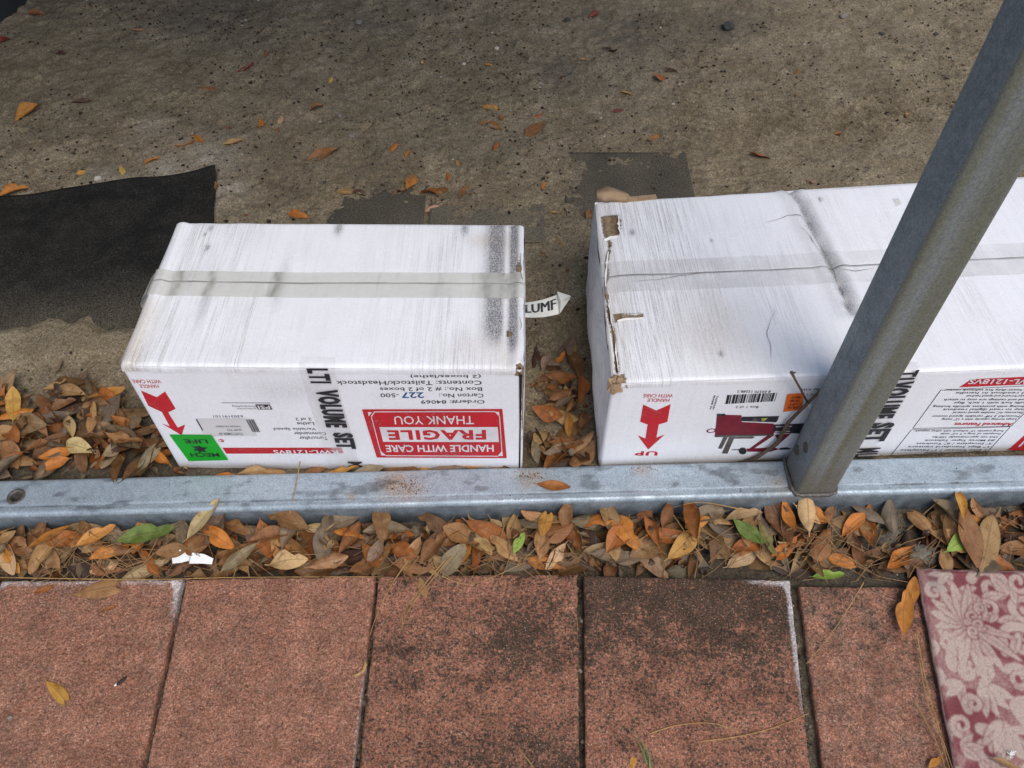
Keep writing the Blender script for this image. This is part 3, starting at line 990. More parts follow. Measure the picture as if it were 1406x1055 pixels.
# ------------------------------------------------------------------ cartons
class Carton:
    EPS = 0.0005
    seam_dark = 1.0
    tape_wear = staticmethod(lambda x, y: 0 * x)

    def __init__(self, name, label, B, bulge):
        self.L, self.D, self.H, self.bulge = B['L'], B['D'], B['H'], bulge
        self.root = thing(name, label, 'carton', B['loc'], B['rz'], 'white lathe cartons')
        self.mw = Matrix.Translation(B['loc']) @ Matrix.Rotation(B['rz'], 4, 'Z')
        self.inv = self.mw.inverted()
        self.sx = self.sy = 0.0

    def front_y(self, x, z):
        x, z = np.asarray(x, float), np.asarray(z, float)
        b = self.bulge * np.clip(1 - (2 * x / self.L) ** 2, 0, 1) * np.clip(1 - (2 * z / self.H - 1) ** 2, 0, 1)
        return -self.D / 2 - b

    def fuv(self, px, py):
        """picture direction -> point (x, z) on the front face"""
        o = self.inv @ Vector((0, 0, CAM_H))
        d = self.inv.to_3x3() @ ray(px, py)
        t = (-self.D / 2 - o.y) / d.y
        p = o + d * t
        return p.x, p.z

    def warp(self, x, y):
        """the carton is not quite square: left end turned, far edge splayed"""
        f = np.clip((np.asarray(y) + self.D / 2) / self.D, -0.05, 1.05)
        e = (np.asarray(x) + self.L / 2) / self.L
        return x + f * self.D * self.sx * (1 - e), y + f * self.L * self.sy * e

    def tuv(self, px, py):
        o = self.inv @ Vector((0, 0, CAM_H))
        d = self.inv.to_3x3() @ ray(px, py)
        t = (self.H - o.z) / d.z
        p = o + d * t
        x, y = p.x, p.y
        for _ in range(6):
            wx, wy = self.warp(x, y)
            x, y = x + p.x - float(wx), y + p.y - float(wy)
        return x, y

    # -- body of four walls
    def walls(self, rough_side, left_out=0.0):
        L, D, H, r = self.L, self.D, self.H - 0.003, 0.006
        nx, ny, nr = 70, 36, 5
        pts = []
        for (x0, y0, x1, y1, n) in ((-L / 2 + r, -D / 2, L / 2 - r, -D / 2, nx), (L / 2, -D / 2 + r, L / 2, D / 2 - r, ny), (L / 2 - r, D / 2, -L / 2 + r, D / 2, nx), (-L / 2, D / 2 - r, -L / 2, -D / 2 + r, ny)):
            for i in range(n + 1):
                t = i / n
                pts.append((x0 + (x1 - x0) * t, y0 + (y1 - y0) * t))
            # corner arc
            dx, dy = (x1 - x0), (y1 - y0)
            l = math.hypot(dx, dy)
            dx, dy = dx / l, dy / l
            cx, cy = x1 - dy * r, y1 + dx * r
            for k in range(1, nr):
                a = k / nr * math.pi / 2
                pts.append((cx + r * (dy * math.cos(a) + dx * math.sin(a)), cy + r * (-dx * math.cos(a) + dy * math.sin(a))))
        pts = np.array(pts)
        zs = np.concatenate([[0.0, 0.002, 0.006], np.linspace(0.012, H - 0.008, 26), [H - 0.004, H - 0.0015, H]])
        X = np.repeat(pts[None, :, 0], len(zs), 0)
        Y = np.repeat(pts[None, :, 1], len(zs), 0)
        Z = np.repeat(zs[:, None], len(pts), 1)
        nxm = np.where(np.abs(np.abs(X) - L / 2) < 1e-6, np.sign(X), 0.0)
        nym = np.where(np.abs(Y - D / 2) < 1e-6, 1.0, 0.0)
        frontm = np.abs(Y + D / 2) < 1e-6
        nse = rough_side * (fbm(Y * 1.0 + X * 0.3, Z, 11, 3, 90) - 0.5)
        side = np.clip(1 - (2 * Y / D) ** 2, 0, 1) * np.clip(1 - (2 * Z / H - 1) ** 2, 0, 1)
        X2 = X + nxm * (nse * 1.0 + side * left_out)
        Y2 = np.where(frontm, self.front_y(X, Z), Y + nym * nse)
        curl = sstep(0.012, 0.0, Z) * 0.002
        X2 = X2 - nxm * curl
        Y2 = Y2 + np.where(frontm, curl, -nym * curl) + 0.0016 * (fbm(X, Z, 30, 2, 93) - 0.5) * sstep(0.01, 0, Z)
        Zb = Z + 0.006 * (fbm(X + Y, X * 0, 22, 3, 95) - 0.5) * sstep(0.008, 0, Z)
        R_ = sstep(0.035, 0.0, Z) * 0.5 + 0.8 * np.abs(nxm) * (0.4 + 0.5 * vnoise(Y * 30, Z * 9, 3)) + 0.25 * nym
        G_ = 0.55 * sstep(0.022, 0.0, Z) + 0.15 * np.abs(nxm)
        B_ = 0 * Z
        R_, G_, B_ = self.front_wear(X, Z, frontm, R_, G_, B_)
        wear = np.stack([R_, G_, B_, R_ * 0 + 1], -1)
        torn = self.wall_torn(X2, Y2, Zb)
        X2, Y2 = self.warp(X2, Y2)
        n, k = X.shape
        co = np.stack([X2, Y2, Zb], -1).reshape(-1, 3)
        q = []
        for i in range(n - 1):
            for j in range(k):
                q.append((i * k + j, i * k + (j + 1) % k, (i + 1) * k + (j + 1) % k, (i + 1) * k + j))
        return link('carton_body', mesh_np('carton_body', co, np.array(q), True, {'wear': wear.reshape(-1, 4), 'torn': torn.reshape(-1)}), M['card'], self.root)

    def front_wear(self, X, Z, fm, R_, G_, B_):
        return R_, G_, B_

    def wall_torn(self, X, Y, Z):
        return 0 * X

    # -- one of the two long top flaps
    def flap(self, seam, side, nx, step, height, wear_fn, torn_fn):
        L, D, H, r = self.L, self.D, self.H, 0.007
        e = -1 if side < 0 else 1
        y_out = e * (D / 2 + 0.0004)
        y_in = seam + e * 0.0009
        prof = [(y_out, H - 0.014), (y_out, H - 0.010), (y_out, H - r)]
        for k in range(1, 6):
            a = k / 5 * math.pi / 2
            prof.append((y_out - e * r * (1 - math.cos(a)), H - r + r * math.sin(a)))
        ya, yb = y_out - e * r, y_in
        n = int(abs(yb - ya) / step)
        for k in range(1, n + 1):
            prof.append((ya + (yb - ya) * k / n, H))
        prof.append((y_in, H - 0.0055))
        prof = np.array(prof)
        xs = np.linspace(-L / 2 + 0.0006, L / 2 - 0.0006, nx)
        X = np.repeat(xs[:, None], len(prof), 1)
        Y = np.repeat(prof[None, :, 0], nx, 0)
        Z = np.repeat(prof[None, :, 1], nx, 0)
        topm = sstep(H - 0.009, H - 0.001, Z)
        endr = sstep(0.006, 0.0, L / 2 - np.abs(X))
        Z = Z + (height(X, Y) - 0.0035 * endr ** 2) * topm + 0.0020 * (fbm(X, Y, 60, 2, 97) - 0.5) * (1 - topm)
        Y = Y + 0.0012 * 2.0 * (fbm(X, Y * 0, 25, 3, 99 + side) - 0.5) * sstep(0.02, 0, np.abs(Y - y_out))
        X = X + 0.0022 * (fbm(Y, Y * 0, 40, 3, 101) - 0.5) * sstep(0.01, 0.0, L / 2 - np.abs(X)) * np.sign(X)
        wear = wear_fn(X, Y)
        torn = torn_fn(X, Y)
        Z = Z - 0.0012 * sstep(0.4, 0.6, torn) - 0.004 * sstep(0.85, 1.0, torn)
        X, Y = self.warp(X, Y)
        co = np.stack([X, Y, Z], -1)
        # turned-down ends
        lo = co[:1].copy()
        hi = co[-1:].copy()
        lo[..., 2] -= 0.005
        hi[..., 2] -= 0.005
        co = np.concatenate([lo, co, hi])
        pad = lambda a: np.concatenate([a[:1], a, a[-1:]])
        q = grid_quads(co.shape[0], co.shape[1])
        if side > 0:
            q = q[:, ::-1]
        me = mesh_np('top_flap', co.reshape(-1, 3), q, True, {'wear': pad(wear).reshape(-1, 4), 'torn': pad(torn).reshape(-1)})
        return link('top_flap', me, M['card'], self.root)

    def top_tape(self, y0, y1, height, x_over, name, mat, seam=None, nx=160):
        """strip of tape lying on the top, wrapped over both ends"""
        L, H = self.L, self.H
        xs = np.linspace(-L / 2, L / 2, nx)
        ys = np.unique(np.concatenate([np.linspace(y0, y1, 14), (seam or 0) + np.linspace(-0.004, 0.004, 17)]))
        X, Y = np.meshgrid(xs, ys, indexing='ij')
        Z = H + height(X, Y) + 0.0009 + 0.0006 * (fbm(X, Y, 40, 3, 111) - 0.5)
        if seam is not None:
            Z = Z - 0.0004 * np.exp(-((Y - seam - 0.0012 * (fbm(X, X * 0, 18, 3, 113) - .5)) / 0.0016) ** 2)
        Y = Y + 0.0009 * (fbm(X, Y * 0, 30, 3, 115) - 0.5)
        co = np.stack([X, Y, Z], -1)
        rows = [co]
        for s, idx in ((-1, 0), (1, -1)):
            if x_over <= 0:
                continue
            add = []
            for d, out in ((0.004, 0.0012), (0.012, 0.0018), (0.03, 0.002), (x_over, 0.0022)):
                r = co[idx].copy()
                r[:, 0] = s * (L / 2 + out)
                r[:, 2] = H - d
                add.append(r)
            if s < 0:
                rows = [np.array(add[::-1])] + rows
            else:
                rows = rows + [np.array(add)]
        co = np.concatenate(rows)
        wb = np.zeros(co.shape[:2])
        ln = self.seam_dark * np.exp(-((co[..., 1] - (seam or 0) - 0.0016 * (fbm(co[..., 0], co[..., 0] * 0, 9, 4, 117) - .5)) / 0.0011) ** 2)
        wb = np.maximum(wb, ln * (0.4 + 0.9 * vnoise(co[..., 0] * 22, co[..., 1] * 9, 3)))
        wb = np.maximum(wb, self.tape_wear(co[..., 0], co[..., 1]))
        at = np.stack([wb * 0, wb * 0, np.clip(wb, 0, 1), wb * 0 + 1], -1).reshape(-1, 4)
        co[..., 0], co[..., 1] = self.warp(co[..., 0], co[..., 1])
        me = mesh_np(name, co.reshape(-1, 3), grid_quads(co.shape[0], co.shape[1]), True, {'wear': at})
        return link(name, me, mat, self.root)

    # -- flat print on the front face
    def on_front(self, verts2, faces, eps, mats_idx=None, name='print', mat=None, parent=None, cuts=0):
        bm = bmesh.new()
        vs = [bm.verts.new((u, 0, v)) for u, v in verts2]
        for i, f in enumerate(faces):
            try:
                fc = bm.faces.new([vs[k] for k in f])
                if mats_idx:
                    fc.material_index = mats_idx[i]
            except ValueError:
                pass
        bm.normal_update()
        if cuts:
            bmesh.ops.triangulate(bm, faces=bm.faces)
            bmesh.ops.subdivide_edges(bm, edges=bm.edges, cuts=cuts, use_grid_fill=True)
        for v in bm.verts:
            v.co.y = float(self.front_y(v.co.x, v.co.z)) - eps
        bm.normal_update()
        for f in bm.faces:
            if f.normal.y > 0:
                f.normal_flip()
        me = bpy.data.meshes.new(name)
        bm.to_mesh(me)
        bm.free()
        return link(name, me, mat, parent or self.root)

    def poly(self, pts_px, name, mat, eps=1, parent=None, cuts=2):
        p = [self.fuv(*q) for q in pts_px]
        return self.on_front(p, [tuple(range(len(p)))], eps * self.EPS, name=name, mat=mat, parent=parent, cuts=cuts)

    def panel(self, quad_px, name, mat, eps=1, parent=None, n=(10, 6)):
        """quad in picture order TL, TR, BR, BL, as a conforming grid"""
        P = [np.array(self.fuv(*q)) for q in quad_px]
        u, v = np.meshgrid(np.linspace(0, 1, n[0]), np.linspace(0, 1, n[1]), indexing='ij')
        xy = ((1 - u) * (1 - v))[..., None] * P[0] + (u * (1 - v))[..., None] * P[1] + (u * v)[..., None] * P[2] + ((1 - u) * v)[..., None] * P[3]
        Xf, Zf = xy[..., 0], xy[..., 1]
        co = np.stack([Xf, self.front_y(Xf, Zf) - eps * self.EPS, Zf], -1).reshape(-1, 3)
        q = grid_quads(*n)
        a, b, c_ = co[q[0][0]], co[q[0][1]], co[q[0][2]]
        if np.cross(b - a, c_ - a)[1] > 0:
            q = q[:, ::-1]
        return link(name, mesh_np(name, co, q, True), mat, parent or self.root)

    def lines(self, items, name, mat, eps=2, parent=None):
        """items: list of text lines (string, x0_px, x1_px, y_px, h_px, mode); mode 'flip' = upside down, 'down' = reading downwards"""
        first = None
        for (s, x0, x1, yc, h, mode) in items:
            V, Fc = [], []
            v2, f2 = text_shape(s, mode_bold.get(mode, 0.0))
            if not len(v2):
                continue
            lo, hi = v2.min(0), v2.max(0)
            nrm = (v2 - lo) / (hi - lo)
            if mode.startswith('flip'):
                a, b = np.array(self.fuv(x0, yc)), np.array(self.fuv(x1, yc))
                xm = (x0 + x1) / 2
                _, za = self.fuv(xm, yc - h / 2)
                _, zb = self.fuv(xm, yc + h / 2)
                hh = za - zb
                t = (1 - nrm[:, 0])[:, None]
                pos = a * (1 - t) + b * t
                pos[:, 1] += hh * (0.5 - nrm[:, 1])
            else:                                # reading down: x0..x1 are local x of the letters' feet and tops, yc..h the picture rows
                (_, za), (_, zb) = self.fuv((x0 + x1) / 2, yc), self.fuv((x0 + x1) / 2, h)
                xa, xb = self.fuv(x0, (yc + h) / 2)[0], self.fuv(x1, (yc + h) / 2)[0]
                pos = np.stack([xa + (xb - xa) * nrm[:, 1], za + (zb - za) * nrm[:, 0]], 1)
            b0 = len(V)
            V += [tuple(p) for p in pos]
            Fc += [tuple(b0 + i for i in f) for f in f2]
            if mode == 'down' and len(s) > 2 and abs(h - yc) > 20:      # heavy condensed letters: two more pulls, slightly offset
                one, k1 = list(V), len(V)
                for dz in (-0.0007, 0.0007):
                    Fc += [tuple(len(V) + i for i in f) for f in f2]
                    V += [(p[0], p[1] + dz) for p in one]
            o = self.on_front(V, Fc, eps * self.EPS, name=name, mat=mat, parent=parent)
            if len(V) > len(v2):
                me = o.data
                if len(me.vertices) == len(V):
                    for i, v_ in enumerate(me.vertices):
                        v_.co.y -= 0.00012 * (i // len(v2))
            first = first or o
        return first


mode_bold = {'flip': 0.006, 'flipb': 0.022, 'flipk': 0.035, 'down': 0.045, 'flipt': 0.0}
_tcache = {}


def text_shape(s, off):
    key = (s, off)
    if key not in _tcache:
        cu = bpy.data.curves.new('lettering', 'FONT')
        cu.body = s
        cu.size = 1.0
        cu.offset = off
        cu.space_character = 1.0 + (off * 3.4 if off > 0.03 else 0.0)
        cu.resolution_u = 2
        ob = bpy.data.objects.new('lettering', cu)
        COL.objects.link(ob)
        dg = bpy.context.evaluated_depsgraph_get()
        dg.update()
        me = bpy.data.meshes.new_from_object(ob.evaluated_get(dg))
        v = np.array([(p.co.x, p.co.y) for p in me.vertices]).reshape(-1, 2)
        f = [tuple(p.vertices) for p in me.polygons]
        bpy.data.objects.remove(ob, do_unlink=True)
        bpy.data.meshes.remove(me)
        bpy.data.curves.remove(cu)
        _tcache[key] = (v, f)
    return _tcache[key]


def bars_quads(c, quad, widths):
    """vertical bars filling a picture quad TL TR BR BL; widths alternate black, white"""
    P = [np.array(c.fuv(*q)) for q in quad]
    tot = sum(widths)
    V, Fc = [], []
    s = 0
    for i, w in enumerate(widths):
        if i % 2 == 0:
            a, b = s / tot, (s + w) / tot
            k = len(V)
            V += [tuple(P[0] * (1 - a) + P[1] * a), tuple(P[0] * (1 - b) + P[1] * b), tuple(P[3] * (1 - b) + P[2] * b), tuple(P[3] * (1 - a) + P[2] * a)]
            Fc.append((k, k + 1, k + 2, k + 3))
        s += w
    return V, Fc


# ---- the smaller carton
c1 = Carton('shipping_carton', 'smaller white taped shipping carton with a green sticker and a red FRAGILE label', B1, 0.0010)
seam1 = c1.tuv(460, 387)[1]


def h1(X, Y):
    c = c1
    sag = -0.0030 * np.clip(1 - (2 * X / c.L) ** 2, 0, 1) * np.clip(1 - ((Y - seam1) / 0.15) ** 2, 0, 1)
    ridge = 0.0022 * np.exp(-((X - c.L / 2 + 0.010) / 0.006) ** 2) - 0.002 * np.exp(-((X - c.L / 2 + 0.024) / 0.006) ** 2)
    lft = 0.0025 * np.exp(-((X + c.L / 2 - 0.012) / 0.008) ** 2) - 0.0015 * np.exp(-((X + c.L / 2 - 0.026) / 0.007) ** 2)
    return sag + ridge + lft + 0.0045 * (fbm(X, Y, 6, 3, 121) - 0.5) + 0.0012 * (fbm(X, Y * 0.4, 34, 3, 123) - 0.5)


def wear1(X, Y):
    u = X / c1.L + 0.5
    v = (Y + c1.D / 2) / c1.D
    n = fbm(X, Y * 0.25, 16, 4, 131)
    Rr = 0.14 + 0.50 * sstep(0.34, 0.0, u) * (0.4 + n) + 0.34 * sstep(0.62, 0.92, u) * (0.3 + n)
    Rr = Rr * (0.6 + 0.8 * sstep(0.40, 0.6, n)) * 1.25
    Rr = Rr * (1 - 0.75 * np.exp(-((u - 0.48) / 0.13) ** 2))
    Rr = np.maximum(Rr, 0.9 * np.exp(-((u - 0.285) / 0.016) ** 2) * sstep(0.9, 0.2, v))
    Rr = np.maximum(Rr, 0.8 * np.exp(-((u - 0.075) / 0.035) ** 2))
    G = 0.8 * np.exp(-((u - 0.015) / 0.035) ** 2) * sstep(0.5, 0.3, v) + 0.7 * np.exp(-((u - 0.90) / 0.06) ** 2 - ((v - 0.87) / 0.06) ** 2) + 0.35 * np.exp(-((u - 0.95) / 0.05) ** 2) + 0.3 * np.exp(-((u - 0.86) / 0.08) ** 2 - ((v - 0.12) / 0.1) ** 2)
    edge = 0.930 + 0.018 * (n - 0.5)
    B_ = 2.3 * np.exp(-((u - edge) / np.where(u < edge, 0.030, 0.018)) ** 2) * (1 - np.exp(-((u - 0.952) / 0.005) ** 2)) * sstep(0.08, 0.3, v) * (0.35 + 0.9 * n)
    B_ = np.maximum(B_, 2.2 * np.exp(-((u - 0.972) / 0.012) ** 2) * sstep(0.05, 0.2, v) * (0.3 + n))
    B_ = np.maximum(B_, 0.5 * np.exp(-((u - 0.16) / 0.012) ** 2 - ((v - 0.42) / 0.18) ** 2) + 0.45 * np.exp(-((u - 0.345) / 0.016) ** 2 - ((v - 0.55) / 0.16) ** 2))
    for (a, b, r) in ((0.105, 0.95, .006), (0.115, .80, .006), (0.47, .955, .012), (0.83, 0.96, .012), (0.095, .9, .004)):
        B_ = np.maximum(B_, np.exp(-((u - a) * c1.L / (r * .55)) ** 2 - ((v - b) * c1.D / (r * 1.2)) ** 2))
    return np.stack([np.clip(Rr, 0, 1), np.clip(G, 0, 1), np.clip(B_, 0, 1), u * 0 + 1], -1)


def torn1(X, Y):
    u = X / c1.L + 0.5
    v = (Y + c1.D / 2) / c1.D
    t = 0.9 * np.exp(-((u - 0.962) / 0.010) ** 2 - ((v - 0.22) / 0.03) ** 2)
    t = np.maximum(t, 0.85 * np.exp(-((u - 0.985) / 0.010) ** 2 - ((v - 0.64) / 0.10) ** 2))
    t = np.maximum(t, 1.15 * np.exp(-((X - c1.L / 2 + 0.006) / 0.006) ** 2 - ((Y + c1.D / 2 - 0.002) / 0.007) ** 2))
    t = np.maximum(t, 0.45 * sstep(0.006, 0.0, c1.L / 2 - np.abs(X)) * fbm(X + Y, Y, 40, 3, 133) * 1.3)
    return t


def fw1(X, Z, fm, R_, G_, B_):
    u, v = X / c1.L + .5, Z / c1.H
    smudge = 0.35 * np.exp(-((u - 0.40) / 0.10) ** 2 - ((v - 0.80) / 0.10) ** 2)
    B_ = np.where(fm, smudge * 0.7 + 0.9 * np.exp(-((v - 0.955) / 0.012) ** 2) * sstep(0.50, 0.42, np.abs(u - 0.1)) * fbm(X, Z, 60, 2, 135) * .5, B_)
    R_ = np.where(fm, 0.25 * R_ + 0.03, R_)
    return R_, G_, B_


c1.front_wear = fw1
c1.tape_wear = lambda X, Y: np.maximum.reduce([0.55 * np.exp(-((X / c1.L + 0.5 - a - 0.02 * (fbm(Y, Y * 0, 60, 2, 7) - .5)) / w) ** 2) * (0.3 + 1.1 * vnoise(X * 400, Y * 160, 2)) for a, w in ((0.07, .010), (0.155, .010), (0.335, .012), (0.90, .022), (0.945, .020), (0.975, .008))])
c1.wall_torn = lambda X, Y, Z: 0.75 * sstep(0.012, 0.0, Z) * fbm(X, Y, 25, 3, 137) + 1.0 * np.exp(-((X - c1.L / 2) / 0.004) ** 2 - ((Y + c1.D / 2 - 0.003) / 0.003) ** 2) * sstep(0.0, 0.2, Z)
c1.walls(0.004, 0.003)
c1.flap(seam1, -1, 230, 0.0026, h1, wear1, torn1)
c1.flap(seam1, 1, 230, 0.0026, h1, wear1, torn1)
ta, tb = c1.tuv(460, 407.5)[1], c1.tuv(460, 373)[1]
c1.top_tape(ta, tb, h1, 0.05, 'packing_tape', M['tape'], seam1)
# loose loop of tape at the left end
lp = MB()
w = [(-c1.L / 2 - 0.0015 - 0.016 * math.sin(math.pi * t) , tb - (tb - ta) * 0.1, c1.H - 0.002 - 0.05 * t) for t in np.linspace(0, 1, 9)]
vs = []
for (x, y, z) in w:
    vs += [(x, tb - 0.002, z), (x - 0.004, ta + 0.006, z - 0.004)]
lp.add(vs, [(2 * i, 2 * i + 1, 2 * i + 3, 2 * i + 2) for i in range(8)])
lp.build('loose_tape_end', M['tape'], c1.root, True)

# red carrier arrow and its words
ARROW1 = [(193.6, 536), (215.5, 545.2), (226.7, 537.2), (241.4, 561), (231, 566), (244.2, 587), (254.3, 582.6), (249.6, 597.3), (221.7, 581), (233.2, 585.2), (222.4, 565.5), (203.7, 557)]
c1.poly(ARROW1, 'printed_arrow', M['red'], 1)
c1.lines([('WITH CARE', 182, 221, 523.6, 5.0, 'flip'), ('HANDLE', 192, 218, 530.2, 4.6, 'flip')], 'red_lettering', M['red'], 1)
# green sticker
st = c1.panel([(232.6, 595.8), (290.6, 595.8), (314, 630.8), (259.4, 632.4)], 'green_sticker', M['green'], 3)
c1.lines([('LIFE', 253.5, 285.5, 604.8, 5.6, 'flipb'), ('MECH', 262, 301.5, 623.4, 5.6, 'flipb')], 'sticker_lettering', M['black'], 4, st)
EMB = [(262, 610.5), (268, 612.0), (274, 610.6), (277, 612.6), (286, 613.2), (281, 616.0), (284, 619.8), (277, 618.6), (274.5, 620.4), (271.5, 617.6), (266, 617.4), (269, 614.6)]
c1.poly(EMB, 'sticker_emblem', M['black'], 4, st, 0)
# maker's mark: three letters reversed out of a black rounded tab
tabp = c1.panel([(350.5, 554.6), (370.5, 554.6), (374.5, 561.6), (354.5, 561.6)], 'maker_mark', M['black'], 1)
c1.lines([('PSI', 354.5, 371, 558.1, 4.6, 'flipb')], 'maker_letters', M['white'], 2, tabp)
c1.lines([('Woodworking', 319, 352, 557.0, 3.6, 'flipt'), ('Industries', 326, 352, 560.8, 2.2, 'flipt')], 'maker_script', M['grey'], 1)
c1.panel([(304, 552.2), (371, 552.2), (372, 552.9), (305, 552.9)], 'maker_line', M['grey'], 1)
# shipping label
lab = c1.panel([(268.5, 573.8), (337, 573.4), (354, 597.2), (281, 597.6)], 'shipping_label', M['label'], 2)
V, Fc = bars_quads(c1, ((338, 574.6), (348.5, 574.6), (357.5, 591.8), (347.2, 591.8)), [2, 1.4, 1, 1.2, 2.6, 1.3, 1, 1, 2, 1.2, 2])
c1.on_front(V, Fc, 3 * c1.EPS, name='label_bars', mat=M['black'], parent=lab)
V, Fc = bars_quads(c1, ((269, 574.5), (270.8, 574.5), (279.6, 590), (278.2, 590)), [1])
c1.on_front(V, Fc, 3 * c1.EPS, name='label_edge_bar', mat=M['black'], parent=lab)
c1.lines([('6303191101', 293, 334, 571.2, 3.2, 'flip')], 'label_number', M['grey'], 1)
c1.lines([('CUSTOMER ID', 301, 334, 594.6, 3.2, 'flip'), ('SHIP TO', 312, 332, 589, 2.4, 'flip'), ('ORDER NUMBER', 296, 331, 584.3, 2.0, 'flipt')], 'label_lettering', M['grey'], 3, lab)
ringv, ringf = [], []
cx_, cz_ = c1.fuv(304, 604.5)
for i in range(20):
    a = 2 * math.pi * i / 20
    for r in (0.0034, 0.0044):
        ringv.append((cx_ + r * math.cos(a), cz_ + r * math.sin(a)))
for i in range(20):
    ringf.append((2 * i, 2 * i + 1, (2 * i + 3) % 40, (2 * i + 2) % 40))
c1.on_front(ringv, ringf, c1.EPS, name='red_ring', mat=M['red'])
c1.lines([('R', 302.6, 306, 604.5, 4.4, 'flip'), ('WARRANTY', 292, 304, 597.4, 2.2, 'flipt')], 'red_mark', M['red'], 1)
c1.lines([('2 of 2', 406, 428, 574.8, 3.9, 'flip'), ('Lathe', 408, 431.5, 581, 4.2, 'flip'), ('Variable Speed', 376, 434, 588, 4.4, 'flip'), ('Commander', 403.5, 448, 594.6, 4.4, 'flip'), ('Turncrafter', 411, 450, 600.8, 4.4, 'flip')], 'product_lettering', M['black'], 1)
strp = c1.panel([(305.5, 614.4), (455, 614.0), (457.5, 622.0), (311, 622.6)], 'red_stripe', M['red'], 1, n=(14, 3))
c1.panel([(455, 614.0), (469, 613.8), (472, 621.8), (457.5, 622.0)], 'faded_stripe_end', M['pink'], 1)
c1.lines([('KWL-1218VS', 376, 465, 618.0, 5.6, 'flipb')], 'stripe_lettering', M['white'], 7, strp)
# order lines
c1.lines([('(2 boxes/lathe)', 563.5, 660.5, 516.2, 5.6, 'flip'), ('Contents: Tailstock/Headstock', 462, 661.5, 525.4, 6.0, 'flip'), ('Box No.: # 2 of 2 boxes', 522, 662, 533.8, 5.4, 'flip'), ('Carton No.:', 603, 664, 542.8, 5.4, 'flip'), ('-500', 522.5, 548, 542.2, 5.4, 'flip'), ('Order#: 84069', 578, 665.5, 551.2, 5.4, 'flip')], 'order_lettering', M['black'], 1)
c1.lines([('227', 551, 582, 542.0, 8.0, 'flipb')], 'stamped_number', M['blue'], 1)
# fragile label
FR = [(497.3, 561), (689.8, 561), (695.8, 628.6), (517.6, 627.4)]


def q_in(Q, u, v):
    Q = [np.array(q) for q in Q]
    p = (1 - u) * (1 - v) * Q[0] + u * (1 - v) * Q[1] + u * v * Q[2] + (1 - u) * v * Q[3]
    return tuple(p)


fr = c1.panel(FR, 'fragile_label', M['red'], 2, n=(16, 8))
c1.panel([q_in(FR, 0.088, 0.36), q_in(FR, 0.955, 0.36), q_in(FR, 0.952, 0.665), q_in(FR, 0.085, 0.665)], 'white_band', M['white'], 3, fr, (14, 4))


def frame_strip(Q, pts, wpx, closed=True):
    V, Fc = [], []
    n = len(pts)
    for i in range(n if closed else n - 1):
        a, b = np.array(pts[i]), np.array(pts[(i + 1) % n])
        d = (b - a) / np.linalg.norm((b - a) * [2.9, 1])
        pu, pv = -d[1] * wpx / 2.9 / 1.0, d[0] * wpx * 2.9
        k = len(V)
        for (s, m) in ((a, 1), (b, 1), (b, -1), (a, -1)):
            V.append(c1_uv(Q, s[0] + m * pu, s[1] + m * pv))
        Fc.append((k, k + 1, k + 2, k + 3))
    return V, Fc


def c1_uv(Q, u, v):
    return c1.fuv(*q_in(Q, u, v))


OCT = [(0.085, 0.045), (0.945, 0.045), (0.975, 0.14), (0.968, 0.86), (0.935, 0.955), (0.075, 0.955), (0.043, 0.86), (0.052, 0.14)]
V, Fc = frame_strip(FR, OCT, 0.0085)
c1.on_front(V, Fc, 3 * c1.EPS, name='white_frame_line', mat=M['white'], parent=fr)
tri_v, tri_f = [], []
for (u, v, a, b) in ((0.035, 0.05, 0.03, 0.09), (0.975, 0.05, -0.03, 0.09), (0.972, 0.95, -0.03, -0.09), (0.04, 0.95, 0.03, -0.09)):
    k = len(tri_v)
    tri_v += [c1_uv(FR, u, v), c1_uv(FR, u + a, v), c1_uv(FR, u, v + b)]
    tri_f.append((k, k + 1, k + 2))
c1.on_front(tri_v, tri_f, 3 * c1.EPS, name='corner_mark', mat=M['white'], parent=fr)
c1.lines([('THANK YOU', 541.5, 650.5, 575.6, 11.5, 'flip'), ('HANDLE WITH CARE', 530, 678, 614.6, 9.8, 'flipb')], 'white_lettering', M['white'], 3, fr)
c1.lines([('FRAGILE', 533, 667.5, 595.6, 13.6, 'flipk')], 'red_word', M['red'], 4, fr)

# lettered tape down the front
def letter_tape(c, xl, xr, ytop, ybot, words, seed, mat):
    """xl, xr: local x of the tape edges"""
    zt = c.H + 0.0
    xs = np.linspace(xl, xr, 18)
    path = [(-0.018, c.H + 0.0014), (-0.012, c.H + 0.0014), (-0.006, c.H + 0.0006), (-0.0012, c.H - 0.002)]
    zs = np.linspace(c.H - 0.007, 0.004, 60)
    X0 = xs
    rows = []
    for (yo, z) in path:
        rows.append([(x, -c.D / 2 - yo - 0.0016 * (1 if yo < -0.004 else 1), z + float(0)) for x in X0])
    for z in zs:
        yy = c.front_y(X0, np.full_like(X0, z)) - 0.0013 - 0.0007 * np.asarray(fbm(X0, X0 * 0 + z, 30, 3, seed)) 
        rows.append([(x, y, z) for x, y in zip(X0, yy)])
    co = np.array(rows)
    co[..., 0] += 0.0022 * (fbm(co[..., 2], co[..., 2] * 0, 20, 3, seed + 1) - 0.5)
    q = grid_quads(co.shape[0], co.shape[1])
    t = link('lettered_tape', mesh_np('lettered_tape', co.reshape(-1, 3), q, True), mat, c.root)
    c.lines([(w, a, b, y0, y1, 'down') for (w, a, b, y0, y1) in words], 'tape_lettering', M['black'], 4.6, t)
    return t


